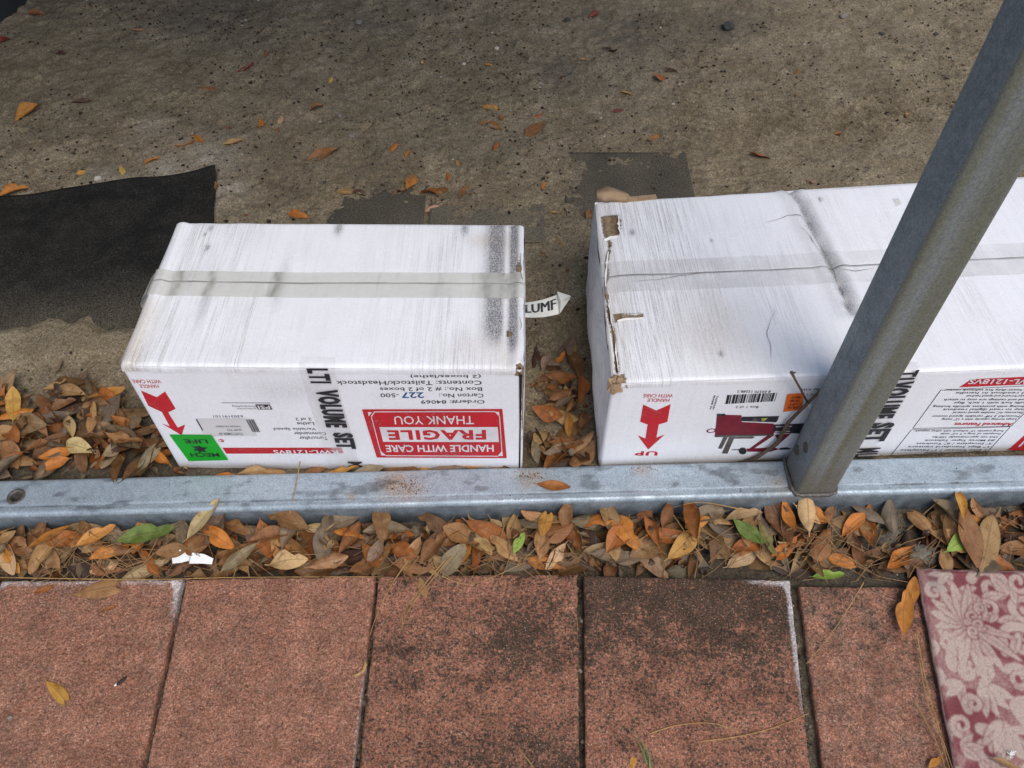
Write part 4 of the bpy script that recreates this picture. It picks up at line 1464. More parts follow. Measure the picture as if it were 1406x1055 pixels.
xa, xb = c1.fuv(415, 520)[0], c1.fuv(463, 520)[0]
letter_tape(c1, xa, xb, 0, 0, [('LTI', 424, 453, 504.5, 524.5), ('VOLUME', 440.5, 471, 533.5, 584.5), ('SET', 460, 487, 592.5, 614), ('M', 478.5, 498, 632.4, 640)], 141, M['clear'])

xg = c1.L / 2 - 0.0045
gp = MB()
gp.add([(xg - 0.0012, -c1.D / 2 - 0.0009, 0.004), (xg + 0.0016, -c1.D / 2 - 0.0009, 0.004), (xg + 0.0014, -c1.D / 2 - 0.0009, c1.H * .5), (xg + 0.0022, -c1.D / 2 - 0.0011, c1.H - 0.012), (xg - 0.0022, -c1.D / 2 - 0.0011, c1.H - 0.012), (xg - 0.0008, -c1.D / 2 - 0.0009, c1.H * .5)], [(0, 1, 2, 5), (5, 2, 3, 4)])
gp.build('open_corner_gap', M['dark'], c1.root)

# torn tail of the same tape sticking out of the right end
def tape_tail():
    z0 = c1.H * 0.62
    a0 = pix(722, 436, ZD + z0)
    b0 = pix(722, 416, ZD + z0 + 0.008)
    a1 = pix(768, 431, ZD + z0 - 0.016)
    b1 = pix(766, 404, ZD + z0 - 0.002)
    inv = c1.inv
    A0, B0, A1, B1_ = [inv @ p for p in (a0, b0, a1, b1)]
    A0.x = B0.x = c1.L / 2 + 0.0006
    rows = []
    for t in np.linspace(0, 1, 9):
        p, q = A0.lerp(A1, t), B0.lerp(B1_, t)
        dz = 0.004 * math.sin(t * 3.0)
        rows.append([(p.lerp(q, s) + Vector((0, 0, -dz + 0.003 * math.sin(s * 3.14)))) for s in np.linspace(0, 1, 6)])
    co = np.array([[tuple(p) for p in r] for r in rows])
    t = link('torn_tape_tail', mesh_np('torn_tape_tail', co.reshape(-1, 3), grid_quads(9, 6), True), M['whitetape'], c1.root)
    v2, f2 = text_shape('LUMF', 0.0)
    lo, hi = v2.min(0), v2.max(0)
    n = (v2 - lo) / (hi - lo)
    txt = MB()
    for k, sh in enumerate((-0.016, -0.005, 0.006, 0.017)):       # four slightly shifted pulls make the letters heavy
        vs = []
        for u, v in n:
            u2, v2_ = 0.045 + sh + 0.87 * u, 0.22 + 0.54 * v
            p = A0.lerp(A1, u2).lerp(B0.lerp(B1_, u2), v2_)
            p = p + Vector((0, 0, -0.004 * math.sin(u2 * 3.0) + 0.003 * math.sin(v2_ * 3.14) + 0.0009 + 0.0001 * k))
            vs.append(tuple(p))
        txt.add(vs, f2)
    txt.build('tape_lettering', M['black'], t)
    # folded-over end
    e = MB()
    pk = lambda px, py, dz: inv @ pix(px, py, ZD + z0 + dz)
    P = [pk(765, 400.5, 0.004), pk(784, 406.5, 0.0), pk(782, 411, -0.006), pk(768.5, 431, -0.013)]
    P2 = [P[0], P[1], P[2], P[3], pk(770, 414, 0.002)]
    e.add(P2, [(0, 4, 1), (1, 4, 2), (2, 4, 3), (3, 4, 0)])
    e.build('folded_tape_end', M['whitetape'], t)


tape_tail()

# ---- the long carton
c2 = Carton('shipping_carton', 'long white shipping carton behind the steel post with torn brown corners and a lathe picture', B2, 0.0008)
c2.sx, c2.sy = math.tan(math.radians(2.7)), math.tan(math.radians(2.6)) * 0.9
seam2 = c2.tuv(1000, 371)[1]
CREASE = [c2.tuv(*p) for p in ((1086, 262), (1100, 278), (1118, 315), (1138, 352), (1158, 395), (1170, 425))]
CRACKS = [[c2.tuv(*p) for p in ((1048, 307), (1066, 302), (1082, 295), (1098, 297), (1112, 303), (1120, 306))],
          [c2.tuv(*p) for p in ((1099, 312), (1111, 323), (1119, 335), (1132, 350), (1148, 375))],
          [c2.tuv(*p) for p in ((1150, 370), (1175, 370), (1210, 367))],
          [c2.tuv(*p) for p in ((1065, 425), (1053, 455), (1058, 470), (1060, 512))],
          [c2.tuv(*p) for p in ((868, 387), (900, 384), (960, 374), (975, 372))]]
EDGE = [c2.tuv(*p) for p in ((838, 331), (836, 345), (833, 360), (835, 375), (830, 391), (833, 405), (837, 430), (842, 452), (846, 480), (848, 507))]


def h2(X, Y):
    sag = -0.005 * np.clip(1 - (2 * X / c2.L) ** 2, 0, 1) * np.clip(1 - ((Y - seam2) / 0.22) ** 2, 0, 1)
    d, t = poly_dist(X, Y, CREASE)
    cr = -0.0055 * np.exp(-(d / 0.007) ** 2) + 0.003 * np.exp(-((d - 0.018) / 0.010) ** 2)
    lft = -0.004 * sstep(0.035, 0.0, X + c2.L / 2)
    return sag + cr + lft + 0.006 * (fbm(X, Y, 4.5, 3, 151) - 0.5) + 0.0012 * (fbm(X, Y * 0.4, 30, 3, 153) - 0.5)


def wear2(X, Y):
    u = X / c2.L + 0.5
    v = (Y + c2.D / 2) / c2.D
    n = fbm(X, Y * 0.25, 12, 4, 161)
    Rr = 0.14 + 0.60 * sstep(0.40, 0.6, n) * sstep(0.34, 0.05, u) + 0.30 * sstep(0.5, 0.7, n)
    c = c2.tuv(965, 435)
    Rr = np.maximum(Rr, 0.85 * np.exp(-((X - c[0]) / 0.055) ** 2 - ((Y - c[1]) / 0.10) ** 2))
    Rr = Rr * (1 - 0.6 * np.exp(-((u - 0.22) / 0.05) ** 2) * sstep(0.4, 0.7, v))
    G = 0.5 * np.exp(-((X - c[0] - 0.01) / 0.06) ** 2 - ((Y - c[1] + 0.03) / 0.08) ** 2) + 0.35 * sstep(0.05, 0, u)
    d, t = poly_dist(X, Y, CREASE)
    B_ = (0.75 * np.exp(-(d / 0.0045) ** 2) + 0.30 * np.exp(-((d - 0.006) / 0.013) ** 2)) * (0.3 + 1.1 * vnoise(X * 60, Y * 60, 4)) + 0.16 * np.exp(-(d / 0.032) ** 2)
    B_ = np.maximum(B_, 0.9 * np.exp(-((X - CREASE[0][0]) / 0.020) ** 2 - ((Y - CREASE[0][1]) / 0.018) ** 2))
    for (px, py, r) in ((1127, 273, .006), (868, 319, .008), (977, 329, .004), (990, 484, .006)):
        p = c2.tuv(px, py)
        B_ = np.maximum(B_, np.exp(-((X - p[0]) / (r * .6)) ** 2 - ((Y - p[1]) / r) ** 2))
    return np.stack([np.clip(Rr, 0, 1), np.clip(G, 0, 1), np.clip(B_, 0, 1), u * 0 + 1], -1)


TORN2 = [[(826, 296), (848, 296), (853, 304), (850, 322), (840, 324), (836, 330), (830, 328)],
         [(842, 430), (866, 432), (882, 431), (884, 436), (864, 438), (846, 441)],
         [(838, 513), (856, 513), (862, 524), (838, 526)],
         [(826, 270), (900, 268), (880, 273), (850, 276), (832, 277)]]


def torn2(X, Y):
    t = np.zeros_like(X)
    for q in TORN2:
        d = in_poly(X, Y, [c2.tuv(*p) for p in q])
        t = np.maximum(t, 0.72 * sstep(-0.007, 0.004, d))
    d, _ = poly_dist(X, Y, EDGE)
    t = np.maximum(t, 0.62 * np.exp(-(d / 0.0045) ** 2))
    t = np.maximum(t, 1.1 * np.exp(-(d / 0.0017) ** 2))
    p = c2.tuv(846, 519)
    t = np.maximum(t, 1.1 * np.exp(-((X - p[0]) / 0.007) ** 2 - ((Y - p[1]) / 0.005) ** 2))
    return np.clip(t, 0, 1.1)


c2.wall_torn = lambda X, Y, Z: 0.7 * sstep(0.010, 0.0, Z) * fbm(X, Y, 25, 3, 167) + 0.9 * np.exp(-((X + c2.L / 2) / 0.012) ** 2 - ((Y + c2.D / 2) / 0.012) ** 2) * sstep(c2.H - 0.02, c2.H - 0.005, Z)
c2.front_wear = lambda X, Z, fm, R_, G_, B_: (np.where(fm, 0.25 * R_ + 0.05, R_), np.where(fm, np.maximum(G_, 0.5 * np.exp(-((X - c2.fuv(990, 633)[0]) / 0.1) ** 2) * sstep(0.05, 0, Z)), G_), np.where(fm, 0.30 * np.exp(-((X - c2.fuv(1270, 615)[0]) / 0.04) ** 2) * sstep(0.05, 0.0, Z), B_))
c2.walls(0.010, 0.010)
c2.flap(seam2, -1, 340, 0.003, h2, wear2, torn2)
c2.flap(seam2, 1, 340, 0.003, h2, wear2, torn2)
ta, tb = c2.tuv(1000, 394)[1], c2.tuv(1000, 352)[1]
c2.top_tape(ta, tb, h2, 0.0, 'packing_tape', M['clear'], seam2, 220)


def cracks():
    for cr in CRACKS + [CREASE[2:]]:
        pts = []
        for i in range(len(cr) - 1):
            for t in np.linspace(0, 1, 8)[:-1]:
                pts.append((cr[i][0] * (1 - t) + cr[i + 1][0] * t, cr[i][1] * (1 - t) + cr[i + 1][1] * t))
        P = np.array(pts)
        P = P + 0.0045 * np.stack([fbm(P[:, 0], P[:, 1], 60, 3, 401) - .5, fbm(P[:, 0], P[:, 1], 60, 3, 402) - .5], 1)
        d = np.gradient(P, axis=0)
        d = d / (np.linalg.norm(d, axis=1)[:, None] + 1e-9)
        nn = np.stack([-d[:, 1], d[:, 0]], 1)
        k = len(P)
        w = 0.00042 * np.sin(np.pi * np.linspace(0.06, 0.98, k)) * (0.5 + vnoise(P[:, 0] * 90, P[:, 1] * 90, 6))
        rows = []
        for sgn in (-1, 1):
            q = P + sgn * nn * w[:, None]
            wq = c2.warp(q[:, 0], q[:, 1])
            rows.append(np.stack([wq[0], wq[1], c2.H + h2(q[:, 0], q[:, 1]) + 0.0016], 1))
        co = np.stack(rows, 1)
        link('surface_crack', mesh_np('surface_crack', co.reshape(-1, 3), grid_quads(k, 2), True), M['steelpic'], c2.root)


cracks()


def torn_flake():
    """brown lump of ripped corrugated board curling off the far left corner"""
    pts = [(818, 259.5), (832, 257), (846, 258.5), (858, 262), (864, 268.5), (862, 271), (845, 270.5), (830, 270), (820, 269)]
    inv = c2.inv
    low, up = [], []
    for i, (px, py) in enumerate(pts):
        q = inv @ pix(px, py, ZD + c2.H + 0.010)
        up.append(q + Vector((0, 0, 0.003 * math.sin(i * 1.7))))
        low.append(q + Vector((0, -0.002, -0.010)))
    n = len(pts)
    m = MB()
    ctr = sum(up, Vector()) / n + Vector((0, 0, 0.003))
    m.add(up + low + [ctr], [(i, (i + 1) % n, 2 * n) for i in range(n)] + [(i + n, (i + 1) % n + n, (i + 1) % n, i) for i in range(n)] + [tuple(range(2 * n - 1, n - 1, -1))])
    o = m.build('torn_flake', M['brown'], c2.root, True)
    m2 = MB()
    pts2 = [(822, 268), (868, 270), (900, 267), (902, 271), (880, 275), (850, 277), (826, 274)]
    a = [inv @ pix(px, py, ZD + c2.H + 0.002) for px, py in pts2]
    b = [p + Vector((0, 0, -0.010)) for p in a]
    n = len(a)
    m2.add(a + b, [tuple(range(n - 1, -1, -1))] + [(i, (i + 1) % n, (i + 1) % n + n, i + n) for i in range(n)])
    m2.build('torn_edge', M['brown'], c2.root)


torn_flake()
# crushed brown corner at the near left
cm = MB()
p0 = Vector((-c2.L / 2 + 0.006, -c2.D / 2 + 0.004, c2.H - 0.002))
vs = [p0 + Vector((math.cos(a) * (0.010 + 0.003 * math.sin(a * 5)), math.sin(a) * (0.007 + 0.002 * math.cos(a * 4)), 0.003 * math.sin(a * 3))) for a in np.linspace(0, 6.28, 15)[:-1]]
vs2 = [p0 + Vector((math.cos(a) * 0.012, math.sin(a) * 0.008 - 0.003, -0.016 + 0.004 * math.sin(a * 4))) for a in np.linspace(0, 6.28, 15)[:-1]]
n = len(vs)
cm.add(vs + vs2 + [p0 + Vector((0, 0, -0.006))], [(i, (i + 1) % n, 2 * n) for i in range(n)] + [(i + n, (i + 1) % n + n, (i + 1) % n, i) for i in range(n)])
cm.build('crushed_corner', M['brown'], c2.root)
# lips of peeled white paper along the tears
def peel(c, h, px0, py0, px1, py1, wid, up, seed):
    a, b = np.array(c.tuv(px0, py0)), np.array(c.tuv(px1, py1))
    d = (b - a) / np.linalg.norm(b - a)
    nn = np.array((-d[1], d[0])) * np.sign(wid)
    r_ = random.Random(seed)
    rows = []
    for i in range(9):
        t = i / 8
        p = a * (1 - t) + b * t
        w_ = abs(wid) * (0.35 + 0.65 * math.sin(math.pi * (0.1 + 0.8 * t))) * r_.uniform(0.6, 1.25)
        row = []
        for k in range(4):
            s_ = k / 3
            q = p + nn * w_ * (s_ - 0.45 * s_ * s_)
            w2 = c.warp(q[0], q[1])
            z_ = c.H + float(h(np.array([q[0]]), np.array([q[1]]))[0]) + 0.0004 + up * s_ ** 1.6 * r_.uniform(0.7, 1.2)
            row.append((float(w2[0]), float(w2[1]), z_))
        rows.append(row)
    co = np.array(rows).reshape(-1, 3)
    link('peeled_paper', mesh_np('peeled_paper', co, grid_quads(9, 4), True), M['paper2'], c.root)


for k, (x0, y0, x1, y1, w_, u_) in enumerate(((850, 298, 853, 322, -0.009, 0.005), (828, 296, 849, 296, -0.006, 0.004), (830, 330, 848, 327, 0.010, 0.004), (846, 430, 882, 430, -0.005, 0.003), (848, 441, 884, 438, 0.006, 0.003), (836, 345, 832, 392, -0.006, 0.004), (836, 410, 843, 452, -0.005, 0.003), (846, 470, 850, 508, -0.005, 0.003))):
    peel(c2, h2, x0, y0, x1, y1, w_, u_, 500 + k)
for k, (x0, y0, x1, y1, w_, u_) in enumerate(((711, 438, 714, 455, 0.007, 0.004), (717, 350, 719, 385, -0.006, 0.003), (712, 497, 719, 503, 0.006, 0.004))):
    peel(c1, h1, x0, y0, x1, y1, w_, u_, 520 + k)
# staple holes with bits of clear label
for (px, py, w, hgt) in ((1127, 275, 0.006, 0.012), (1232, 278, 0.010, 0.020)):
    x, y = (float(t) for t in c2.warp(*c2.tuv(px, py)))
    m = MB()
    z = c2.H + float(h2(np.array([x]), np.array([y]))[0]) + 0.0016
    m.add([(x - w / 2, y - hgt / 2, z), (x + w / 2, y - hgt / 2 + .002, z + 0.0006), (x + w / 2 + .001, y, z + .001), (x + w / 2, y + hgt / 2, z), (x - w / 2, y + hgt / 2 - .001, z), (x - w / 2 + .0015, y, z + .0006)], [(0, 1, 2, 3, 4, 5)])
    m.build('tape_scrap', M['tape'], c2.root)

# prints
ARROW2 = [(883, 555.4), (901.3, 563.4), (920.7, 554.7), (916.3, 579), (904.5, 582.6), (901.2, 600.8), (912.6, 596.4), (890, 617), (875.4, 597.5), (886.2, 602), (889.2, 582.6), (879, 579)]
c2.poly(ARROW2, 'printed_arrow', M['red'], 1)
c2.lines([('WITH CARE', 883, 924, 543.2, 4.8, 'flip'), ('HANDLE', 889, 919, 549.4, 4.6, 'flip'), ('UP', 871.5, 903, 622.4, 6.0, 'flipk')], 'red_lettering', M['red'], 1)
r2 = random.Random(5)
wid = [r2.choice((1, 1, 2, 3, 4)) if i % 2 == 0 else r2.choice((1, 1, 2)) for i in range(45)]
V, Fc = bars_quads(c2, ((998.5, 542.0), (1067.2, 539.0), (1063.5, 550.5), (995.8, 554.4)), wid)
c2.on_front(V, Fc, c2.EPS, name='barcode', mat=M['black'])
c2.lines([('8 09370 13288 2', 1012, 1058, 537.4, 3.2, 'flip'), ('Box 1 of 2', 1010, 1041, 558.6, 3.0, 'flip')], 'black_lettering', M['black'], 1)
c2.lines([('MADE IN', 977, 979.6, 543, 561.5, 'down'), ('TAIWAN', 981, 983.6, 543, 561.5, 'down')], 'side_lettering', M['grey'], 1)
sto = c2.panel([(1080.5, 540.6), (1103.8, 538.6), (1101, 561.5), (1075, 564.8)], 'orange_sticker', M['orange'], 2)
c2.lines([('HEAVY', 1086, 1099, 544.5, 3.4, 'flipb'), ('TWO MAN', 1084, 1098, 549.2, 3.2, 'flipb'), ('LIFT', 1083, 1095, 553.8, 3.2, 'flipb'), ('OVER 70 LB', 1081, 1095, 558.4, 3.0, 'flipb')], 'sticker_lettering', M['dred'], 3, sto)
c2.lines([('No. KWL', 1098, 1126, 534.6, 3.0, 'flip'), ('QTY 1', 1108, 1126, 541.0, 3.4, 'flip')], 'stock_lettering', M['black'], 1)


def picture():
    c = c2
    k = lambda x, y: (980 + x * 140 / 1343, 530 + y * 110 / 1055)
    root = c.poly([k(40, 390), k(150, 375), k(365, 380), k(365, 470), k(790, 490), k(790, 640), k(10, 665)], 'printed_picture', M['dred'], 1)
    def sub(pts, mat, name, e=2):
        c.poly([k(*p) for p in pts], name, mat, e, root, 0)
    sub([(40, 360), (150, 358), (150, 385), (40, 392)], M['black'], 'picture_switch')
    sub([(370, 398), (860, 388), (840, 440), (820, 470), (360, 455)], M['black'], 'picture_panel')
    sub([(620, 415), (710, 410), (660, 450), (630, 445)], M['yellow'], 'picture_badge', 3)
    sub([(490, 440), (540, 405), (580, 445), (540, 460)], M['steelpic'], 'picture_dial', 3)
    sub([(790, 500), (1195, 485), (1160, 620), (780, 605)], M['black'], 'picture_plate')
    sub([(810, 520), (1030, 512), (1022, 522), (815, 530)], M['white'], 'picture_plate_line', 3)
    sub([(800, 585), (1000, 580), (1000, 590), (800, 596)], M['white'], 'picture_plate_line', 3)
    sub([(930, 530), (1010, 528), (990, 575), (920, 575)], M['steelpic'], 'picture_plate_mark', 3)
    sub([(30, 640), (780, 625), (780, 645), (20, 668)], M['steelpic'], 'picture_bed_shade')
    sub([(260, 670), (520, 660), (540, 675), (500, 688), (260, 690)], M['steelpic'], 'picture_bar', 1)
    sub([(125, 670), (185, 670), (105, 825), (55, 820)], M['steelpic'], 'picture_leg', 1)
    sub([(200, 668), (275, 668), (180, 890), (105, 885)], M['steelpic'], 'picture_leg', 1)
    sub([(720, 635), (800, 640), (560, 800), (480, 850), (430, 850)], M['dred'], 'picture_leg', 1)
    sub([(800, 640), (1020, 620), (800, 810), (720, 815), (840, 700)], M['dred'], 'picture_leg', 1)
    sub([(430, 822), (800, 805), (860, 830), (740, 865), (440, 862)], M['dred'], 'picture_foot', 1)
    sub([(860, 812), (960, 802), (1020, 820), (960, 832), (860, 834)], M['black'], 'picture_foot', 2)
    sub([(235, 832), (330, 830), (330, 842), (235, 842)], M['black'], 'picture_handle', 1)
    cx, cy = 380, 850
    sub([(cx + 52 * math.cos(a), cy + 46 * math.sin(a)) for a in np.linspace(0, 6.28, 17)[:-1]], M['black'], 'picture_wheel', 2)
    kx, kz = c.fuv(*k(-32, 585))
    V, Fc = [], []
    for i in range(18):
        a = 2 * math.pi * i / 18
        for r in (0.0034, 0.0052):
            V.append((kx + 1.5 * r * math.cos(a), kz + 1.1 * r * math.sin(a)))
    for i in range(18):
        Fc.append((2 * i, 2 * i + 1, (2 * i + 3) % 36, (2 * i + 2) % 36))
    c.on_front(V, Fc, c.EPS, name='picture_ring', mat=M['dred'], parent=root)


picture()
xa, xb = c2.fuv(1206, 505)[0], c2.fuv(1268, 505)[0]
letter_tape(c2, xa, xb, 0, 0, [('TI', 1236, 1258, 507, 520), ('VOLUME', 1208, 1240, 523, 572), ('SET', 1190, 1221, 579, 604), ('MUL', 1170, 1203, 614, 632)], 171, M['clear'])
ban = c2.panel([(1334, 520.4), (1460, 514.6), (1448, 525.6), (1316.5, 531.4)], 'red_banner', M['red'], 1, n=(12, 4))
c2.lines([('KWL-1218VS', 1330, 1428, 523.2, 6.6, 'flipb')], 'banner_lettering', M['white'], 2, ban)


def frame_box(Q, wid, name):
    Pq = [np.array(c2.fuv(*q)) for q in Q]
    V, Fc = [], []
    for i in range(4):
        a, b = Pq[i], Pq[(i + 1) % 4]
        d = (b - a) / np.linalg.norm(b - a)
        nn = np.array((-d[1], d[0])) * wid / 2
        k = len(V)
        for t in np.linspace(0, 1, 9):
            p = a * (1 - t) + b * t
            V += [tuple(p + nn), tuple(p - nn)]
        Fc += [(k + 2 * j, k + 2 * j + 1, k + 2 * j + 3, k + 2 * j + 2) for j in range(8)]
    return c2.on_front(V, Fc, c2.EPS, name=name, mat=M['black'])


F1 = [(1291.5, 535.2), (1447, 527.5), (1388, 584.6), (1253, 587.8)]
F2 = [(1251, 589.8), (1387, 585.4), (1353, 623.5), (1222, 626.5)]
f1 = frame_box(F1, 0.0011, 'feature_frame')
f2 = frame_box(F2, 0.0011, 'feature_frame')
T1 = ['Includes a heavy-duty live tailstock center', 'Digital readout in handle', 'Easy to read forward and speed readout', 'Bed and end castings are easy to attach', 'Spindle lock with 1 inch, 8tpi', 'Indexing with positions spindle locking',
      'Easy to read digital readout', 'Electronic AC variable speed control', 'Powerful 2 HP variable speed motor', 'Large turning capacity with a 12" swing']
items = []
for i, s in enumerate(T1):
    v = 0.06 + i * 0.082
    left = q_in(F1, 0.05 + 0.30 * ((i * 37) % 5) / 5, v)
    right = q_in(F1, 0.965, v)
    items.append((s, left[0], right[0], (left[1] + right[1]) / 2, 3.4, 'flip'))
c2.lines(items, 'feature_lettering', M['black'], 1.4, f1)
hl, hr = q_in(F1, 0.40, 0.935), q_in(F1, 0.985, 0.935)
c2.lines([('Advanced Features', hl[0], hr[0], (hl[1] + hr[1]) / 2, 4.4, 'flipb')], 'red_heading', M['red'], 1.4, f1)
T2 = ['Swing outside: 12" tailstock with safety support', 'Footprint of: long x 9 1/2" wide', 'Unit net: approximately: 158 lbs', '#2 Morse Taper Tailstock', '3" Faceplate / 6" Toolrest', '1" 8tpi Standard centers', '1 Live Center / 1" Faceplate', 'Indexing: 14" Tool Rest system']
items = []
for i, s in enumerate(T2):
    v = 0.09 + i * 0.118
    left = q_in(F2, 0.06 + 0.34 * ((i * 53) % 6) / 6, v)
    right = q_in(F2, 0.955, v)
    items.append((s, left[0], right[0], (left[1] + right[1]) / 2, 3.0, 'flip'))
c2.lines(items, 'feature_lettering', M['black'], 1.4, f2)
fr2 = c2.panel([(1410, 594), (1560, 588), (1500, 622), (1384, 617.5)], 'fragile_label', M['red'], 1)
c2.poly([(1397, 613), (1410, 600), (1411.5, 601.5), (1400, 613)], 'white_frame_line', M['white'], 2, fr2, 0)

# twig fallen against the long carton
def twig():
    def onf(px, py, out):
        x, z = c2.fuv(px, py)
        return c2.mw @ Vector((x, -c2.D / 2 - out, z))
    root = thing('forked_twig', 'thin forked bare twig leaning on the long carton left of the steel post', 'twig', pix(1016, 632, ZD))
    inv = Matrix.Translation(root.location).inverted()
    m = [onf(1014, 634, 0.006), onf(1040, 622, 0.007), onf(1065, 603, 0.009), onf(1080, 572, 0.011), onf(1106, 545, 0.012), onf(1119, 530, 0.014), onf(1134, 512, 0.016), onf(1139, 504, 0.016)]
    MB().tube([inv @ p for p in m], [0.0030, 0.0032, 0.0034, 0.0030, 0.0026, 0.0022, 0.0022, 0.0034], 8).build('stem', M['twig'], root, True)
    m = [onf(1106, 545, 0.012), onf(1096, 525, 0.014), onf(1087, 508, 0.017), onf(1082, 497, 0.019)]
    MB().tube([inv @ p for p in m], [0.0018, 0.0016, 0.0016, 0.0026], 7).build('side_shoot', M['twig'], root, True)
    m = [onf(1106, 545, 0.013), onf(1114, 555, 0.017), onf(1118, 570, 0.022), onf(1121, 586, 0.028)]
    MB().tube([inv @ p for p in m], [0.0014, 0.0011, 0.0011, 0.0013], 6).build('pale_shoot', M['lichen'], root, True)
    for (px, py) in ((1128, 518), (1124, 524), (1137, 508), (1084, 501)):
        b = MB()
        p = inv @ onf(px, py, 0.016)
        b.tube([p, p + Vector((0.004, -0.001, 0.004))], [0.0018, 0.0006], 6)
        b.build('bud', M['twig'], root, True)


twig()
# ------------------------------------------------------------------ floral rug on the pavers
def rug():
    # outline in the picture: near corner hidden below the frame
    a = gpt(1257, 784)
    x_dir = gpt(1406, 787) - a
    x_dir = x_dir / np.linalg.norm(x_dir)
    y_dir = gpt(1309, 1055) - a
    y_dir = y_dir / np.linalg.norm(y_dir)
    nx, ny = 330, 300
    lu = np.concatenate([np.linspace(0, 0.30, nx - 30), np.linspace(0.30, 0.62, 31)[1:]])
    lv = np.concatenate([np.linspace(0, 0.34, ny - 30), np.linspace(0.34, 0.62, 31)[1:]])
    U, V = np.meshgrid(lu, lv, indexing='ij')
    X = a[0] + U * x_dir[0] + V * y_dir[0]
    Y = a[1] + U * x_dir[1] + V * y_dir[1]
    ed = np.minimum(U, V)
    jag = 0.0016 * (fbm(U, V, 45, 3, 201) - 0.5)
    Z = 0.0052 + 0.003 * (fbm(U, V, 9, 3, 203) - 0.5) - 0.0030 * sstep(0.006, 0, ed) + 0.0007 * (vnoise(U * 700, V * 700, 9) - .5)
    X = X + jag
    Y = Y + jag
    # the print: pale acanthus scrolls on raspberry; pattern space = millimetres from the rug corner
    px, py = U * 1000, V * 1000
    wob = 3.0 * (fbm(U, V, 60, 3, 205) - 0.5)
    px, py = px + wob, py + 3.0 * (fbm(U, V, 60, 3, 206) - 0.5)
    pale = np.zeros_like(px)

    def ell(cx, cy, ang, ln, w, gap=1.3, vein=True):
        nonlocal pale
        a_ = math.radians(ang)
        u = (px - cx) * math.cos(a_) + (py - cy) * math.sin(a_)
        v = -(px - cx) * math.sin(a_) + (py - cy) * math.cos(a_)
        t = np.clip(u / ln, 0, 1)
        hw = w * np.sin(np.pi * np.clip(t, 0.001, 0.999) ** 0.75) ** 0.7
        d = np.where((u >= 0) & (u <= ln), hw - np.abs(v), -1e3)
        pale = np.where(d > -gap, 0.0, pale)
        pale = np.where(d > 0, 1.0, pale)
        if vein:
            pale = np.where((d > 0) & (np.abs(v) < 0.55) & (t > 0.05) & (t < 0.7), 0.25, pale)

    def stroke(pts, w0, w1, gap=1.5):
        nonlocal pale
        d, t = poly_dist(px, py, pts)
        w = w0 + (w1 - w0) * t
        pale = np.where(d < w + gap, 0.0, pale)
        pale = np.where(d < w, 1.0, pale)

    def spiral(cx, cy, r0, r1, a0, turns, w0, w1):
        pts = []
        for k in range(40):
            t = k / 39
            r = r0 + (r1 - r0) * t
            an = math.radians(a0) + turns * 2 * math.pi * t
            pts.append((cx + r * math.cos(an), cy + r * math.sin(an)))
        stroke(pts, w0, w1)

    def flower(cx, cy, s):
        for (ang, ln, w) in ((62, 105, 10), (84, 118, 11), (106, 108, 10), (128, 78, 9), (40, 112, 9), (20, 92, 8)):
            ell(cx, cy, ang, ln * s, w * s)
        for (ang, ln, w) in ((150, 62, 10), (172, 60, 10), (196, 66, 11), (218, 72, 11)):
            ell(cx, cy, ang, ln * s, w * s)
        for (ang, ln, w) in ((240, 80, 11), (262, 84, 12), (284, 78, 10), (306, 60, 9)):
            ell(cx, cy, ang, ln * s, w * s)
        for k, (ox, oy, r) in enumerate(((14, -14, 13), (22, 4, 12), (8, 18, 11), (30, -28, 10))):
            spiral(cx + ox * s, cy + oy * s, r * s, 2.5 * s, 40 * k, 1.3, 3.4 * s, 2.2 * s)
        ell(cx - 6 * s, cy, 0, 16 * s, 6 * s)

    for (cx, cy, r, a0, tn, w) in ((108, 26, 30, 200, 1.3, 8), (150, 60, 26, 20, 1.4, 7.5), (96, 62, 16, 100, 1.5, 5), (150, 18, 20, 300, 1.2, 6), (132, 112, 30, 150, 1.4, 8), (176, 150, 26, 60, 1.3, 7), (115, 165, 18, 220, 1.4, 5.5),
                                   (50, 262, 26, 260, 1.3, 8), (100, 250, 22, 30, 1.3, 7), (20, 232, 14, 80, 1.3, 5), (205, 60, 34, 10, 1.5, 9), (215, 150, 30, 200, 1.4, 8), (180, 240, 36, 120, 1.5, 9), (255, 100, 30, 30, 1.4, 8), (260, 210, 32, 300, 1.4, 8), (120, 310, 34, 200, 1.5, 9), (220, 310, 30, 80, 1.4, 8)):
        spiral(cx, cy, r, 4, a0, tn, w, w * 0.45)
        ell(cx + r * .7, cy + r * .5, a0 + 40, r * 1.3, r * .28)
        ell(cx - r * .6, cy + r * .6, a0 + 150, r * 1.2, r * .26)
    for (cx, cy, ang) in ((60, 175, 60), (95, 200, 30), (75, 225, 100), (150, 195, 80), (190, 100, 250)):
        for dd in (-34, -12, 12, 34):
            ell(cx, cy, ang + dd, 46, 8)
    rr = random.Random(12)
    for k in range(150):
        cx, cy = rr.uniform(-5, 300), rr.uniform(-5, 330)
        win = pale[(np.abs(px - cx) < 13) & (np.abs(py - cy) < 13)]
        if len(win) and win.mean() > 0.30:
            continue
        if rr.random() < 0.45:
            spiral(cx, cy, rr.uniform(11, 17), 3, rr.uniform(0, 360), rr.choice((-1.3, 1.3)), rr.uniform(4, 5.5), 2.5)
        else:
            a_ = rr.uniform(0, 360)
            for dd in (-38, 0, 38):
                ell(cx, cy, a_ + dd, rr.uniform(26, 38), rr.uniform(5.5, 7.5), 1.0)
    flower(58, 84, 0.80)
    flower(300, 190, 0.9)
    fade = fbm(U, V, 22, 4, 207)
    dirt = fbm(U, V, 7, 4, 209)
    pile = vnoise(U * 900, V * 900, 7)
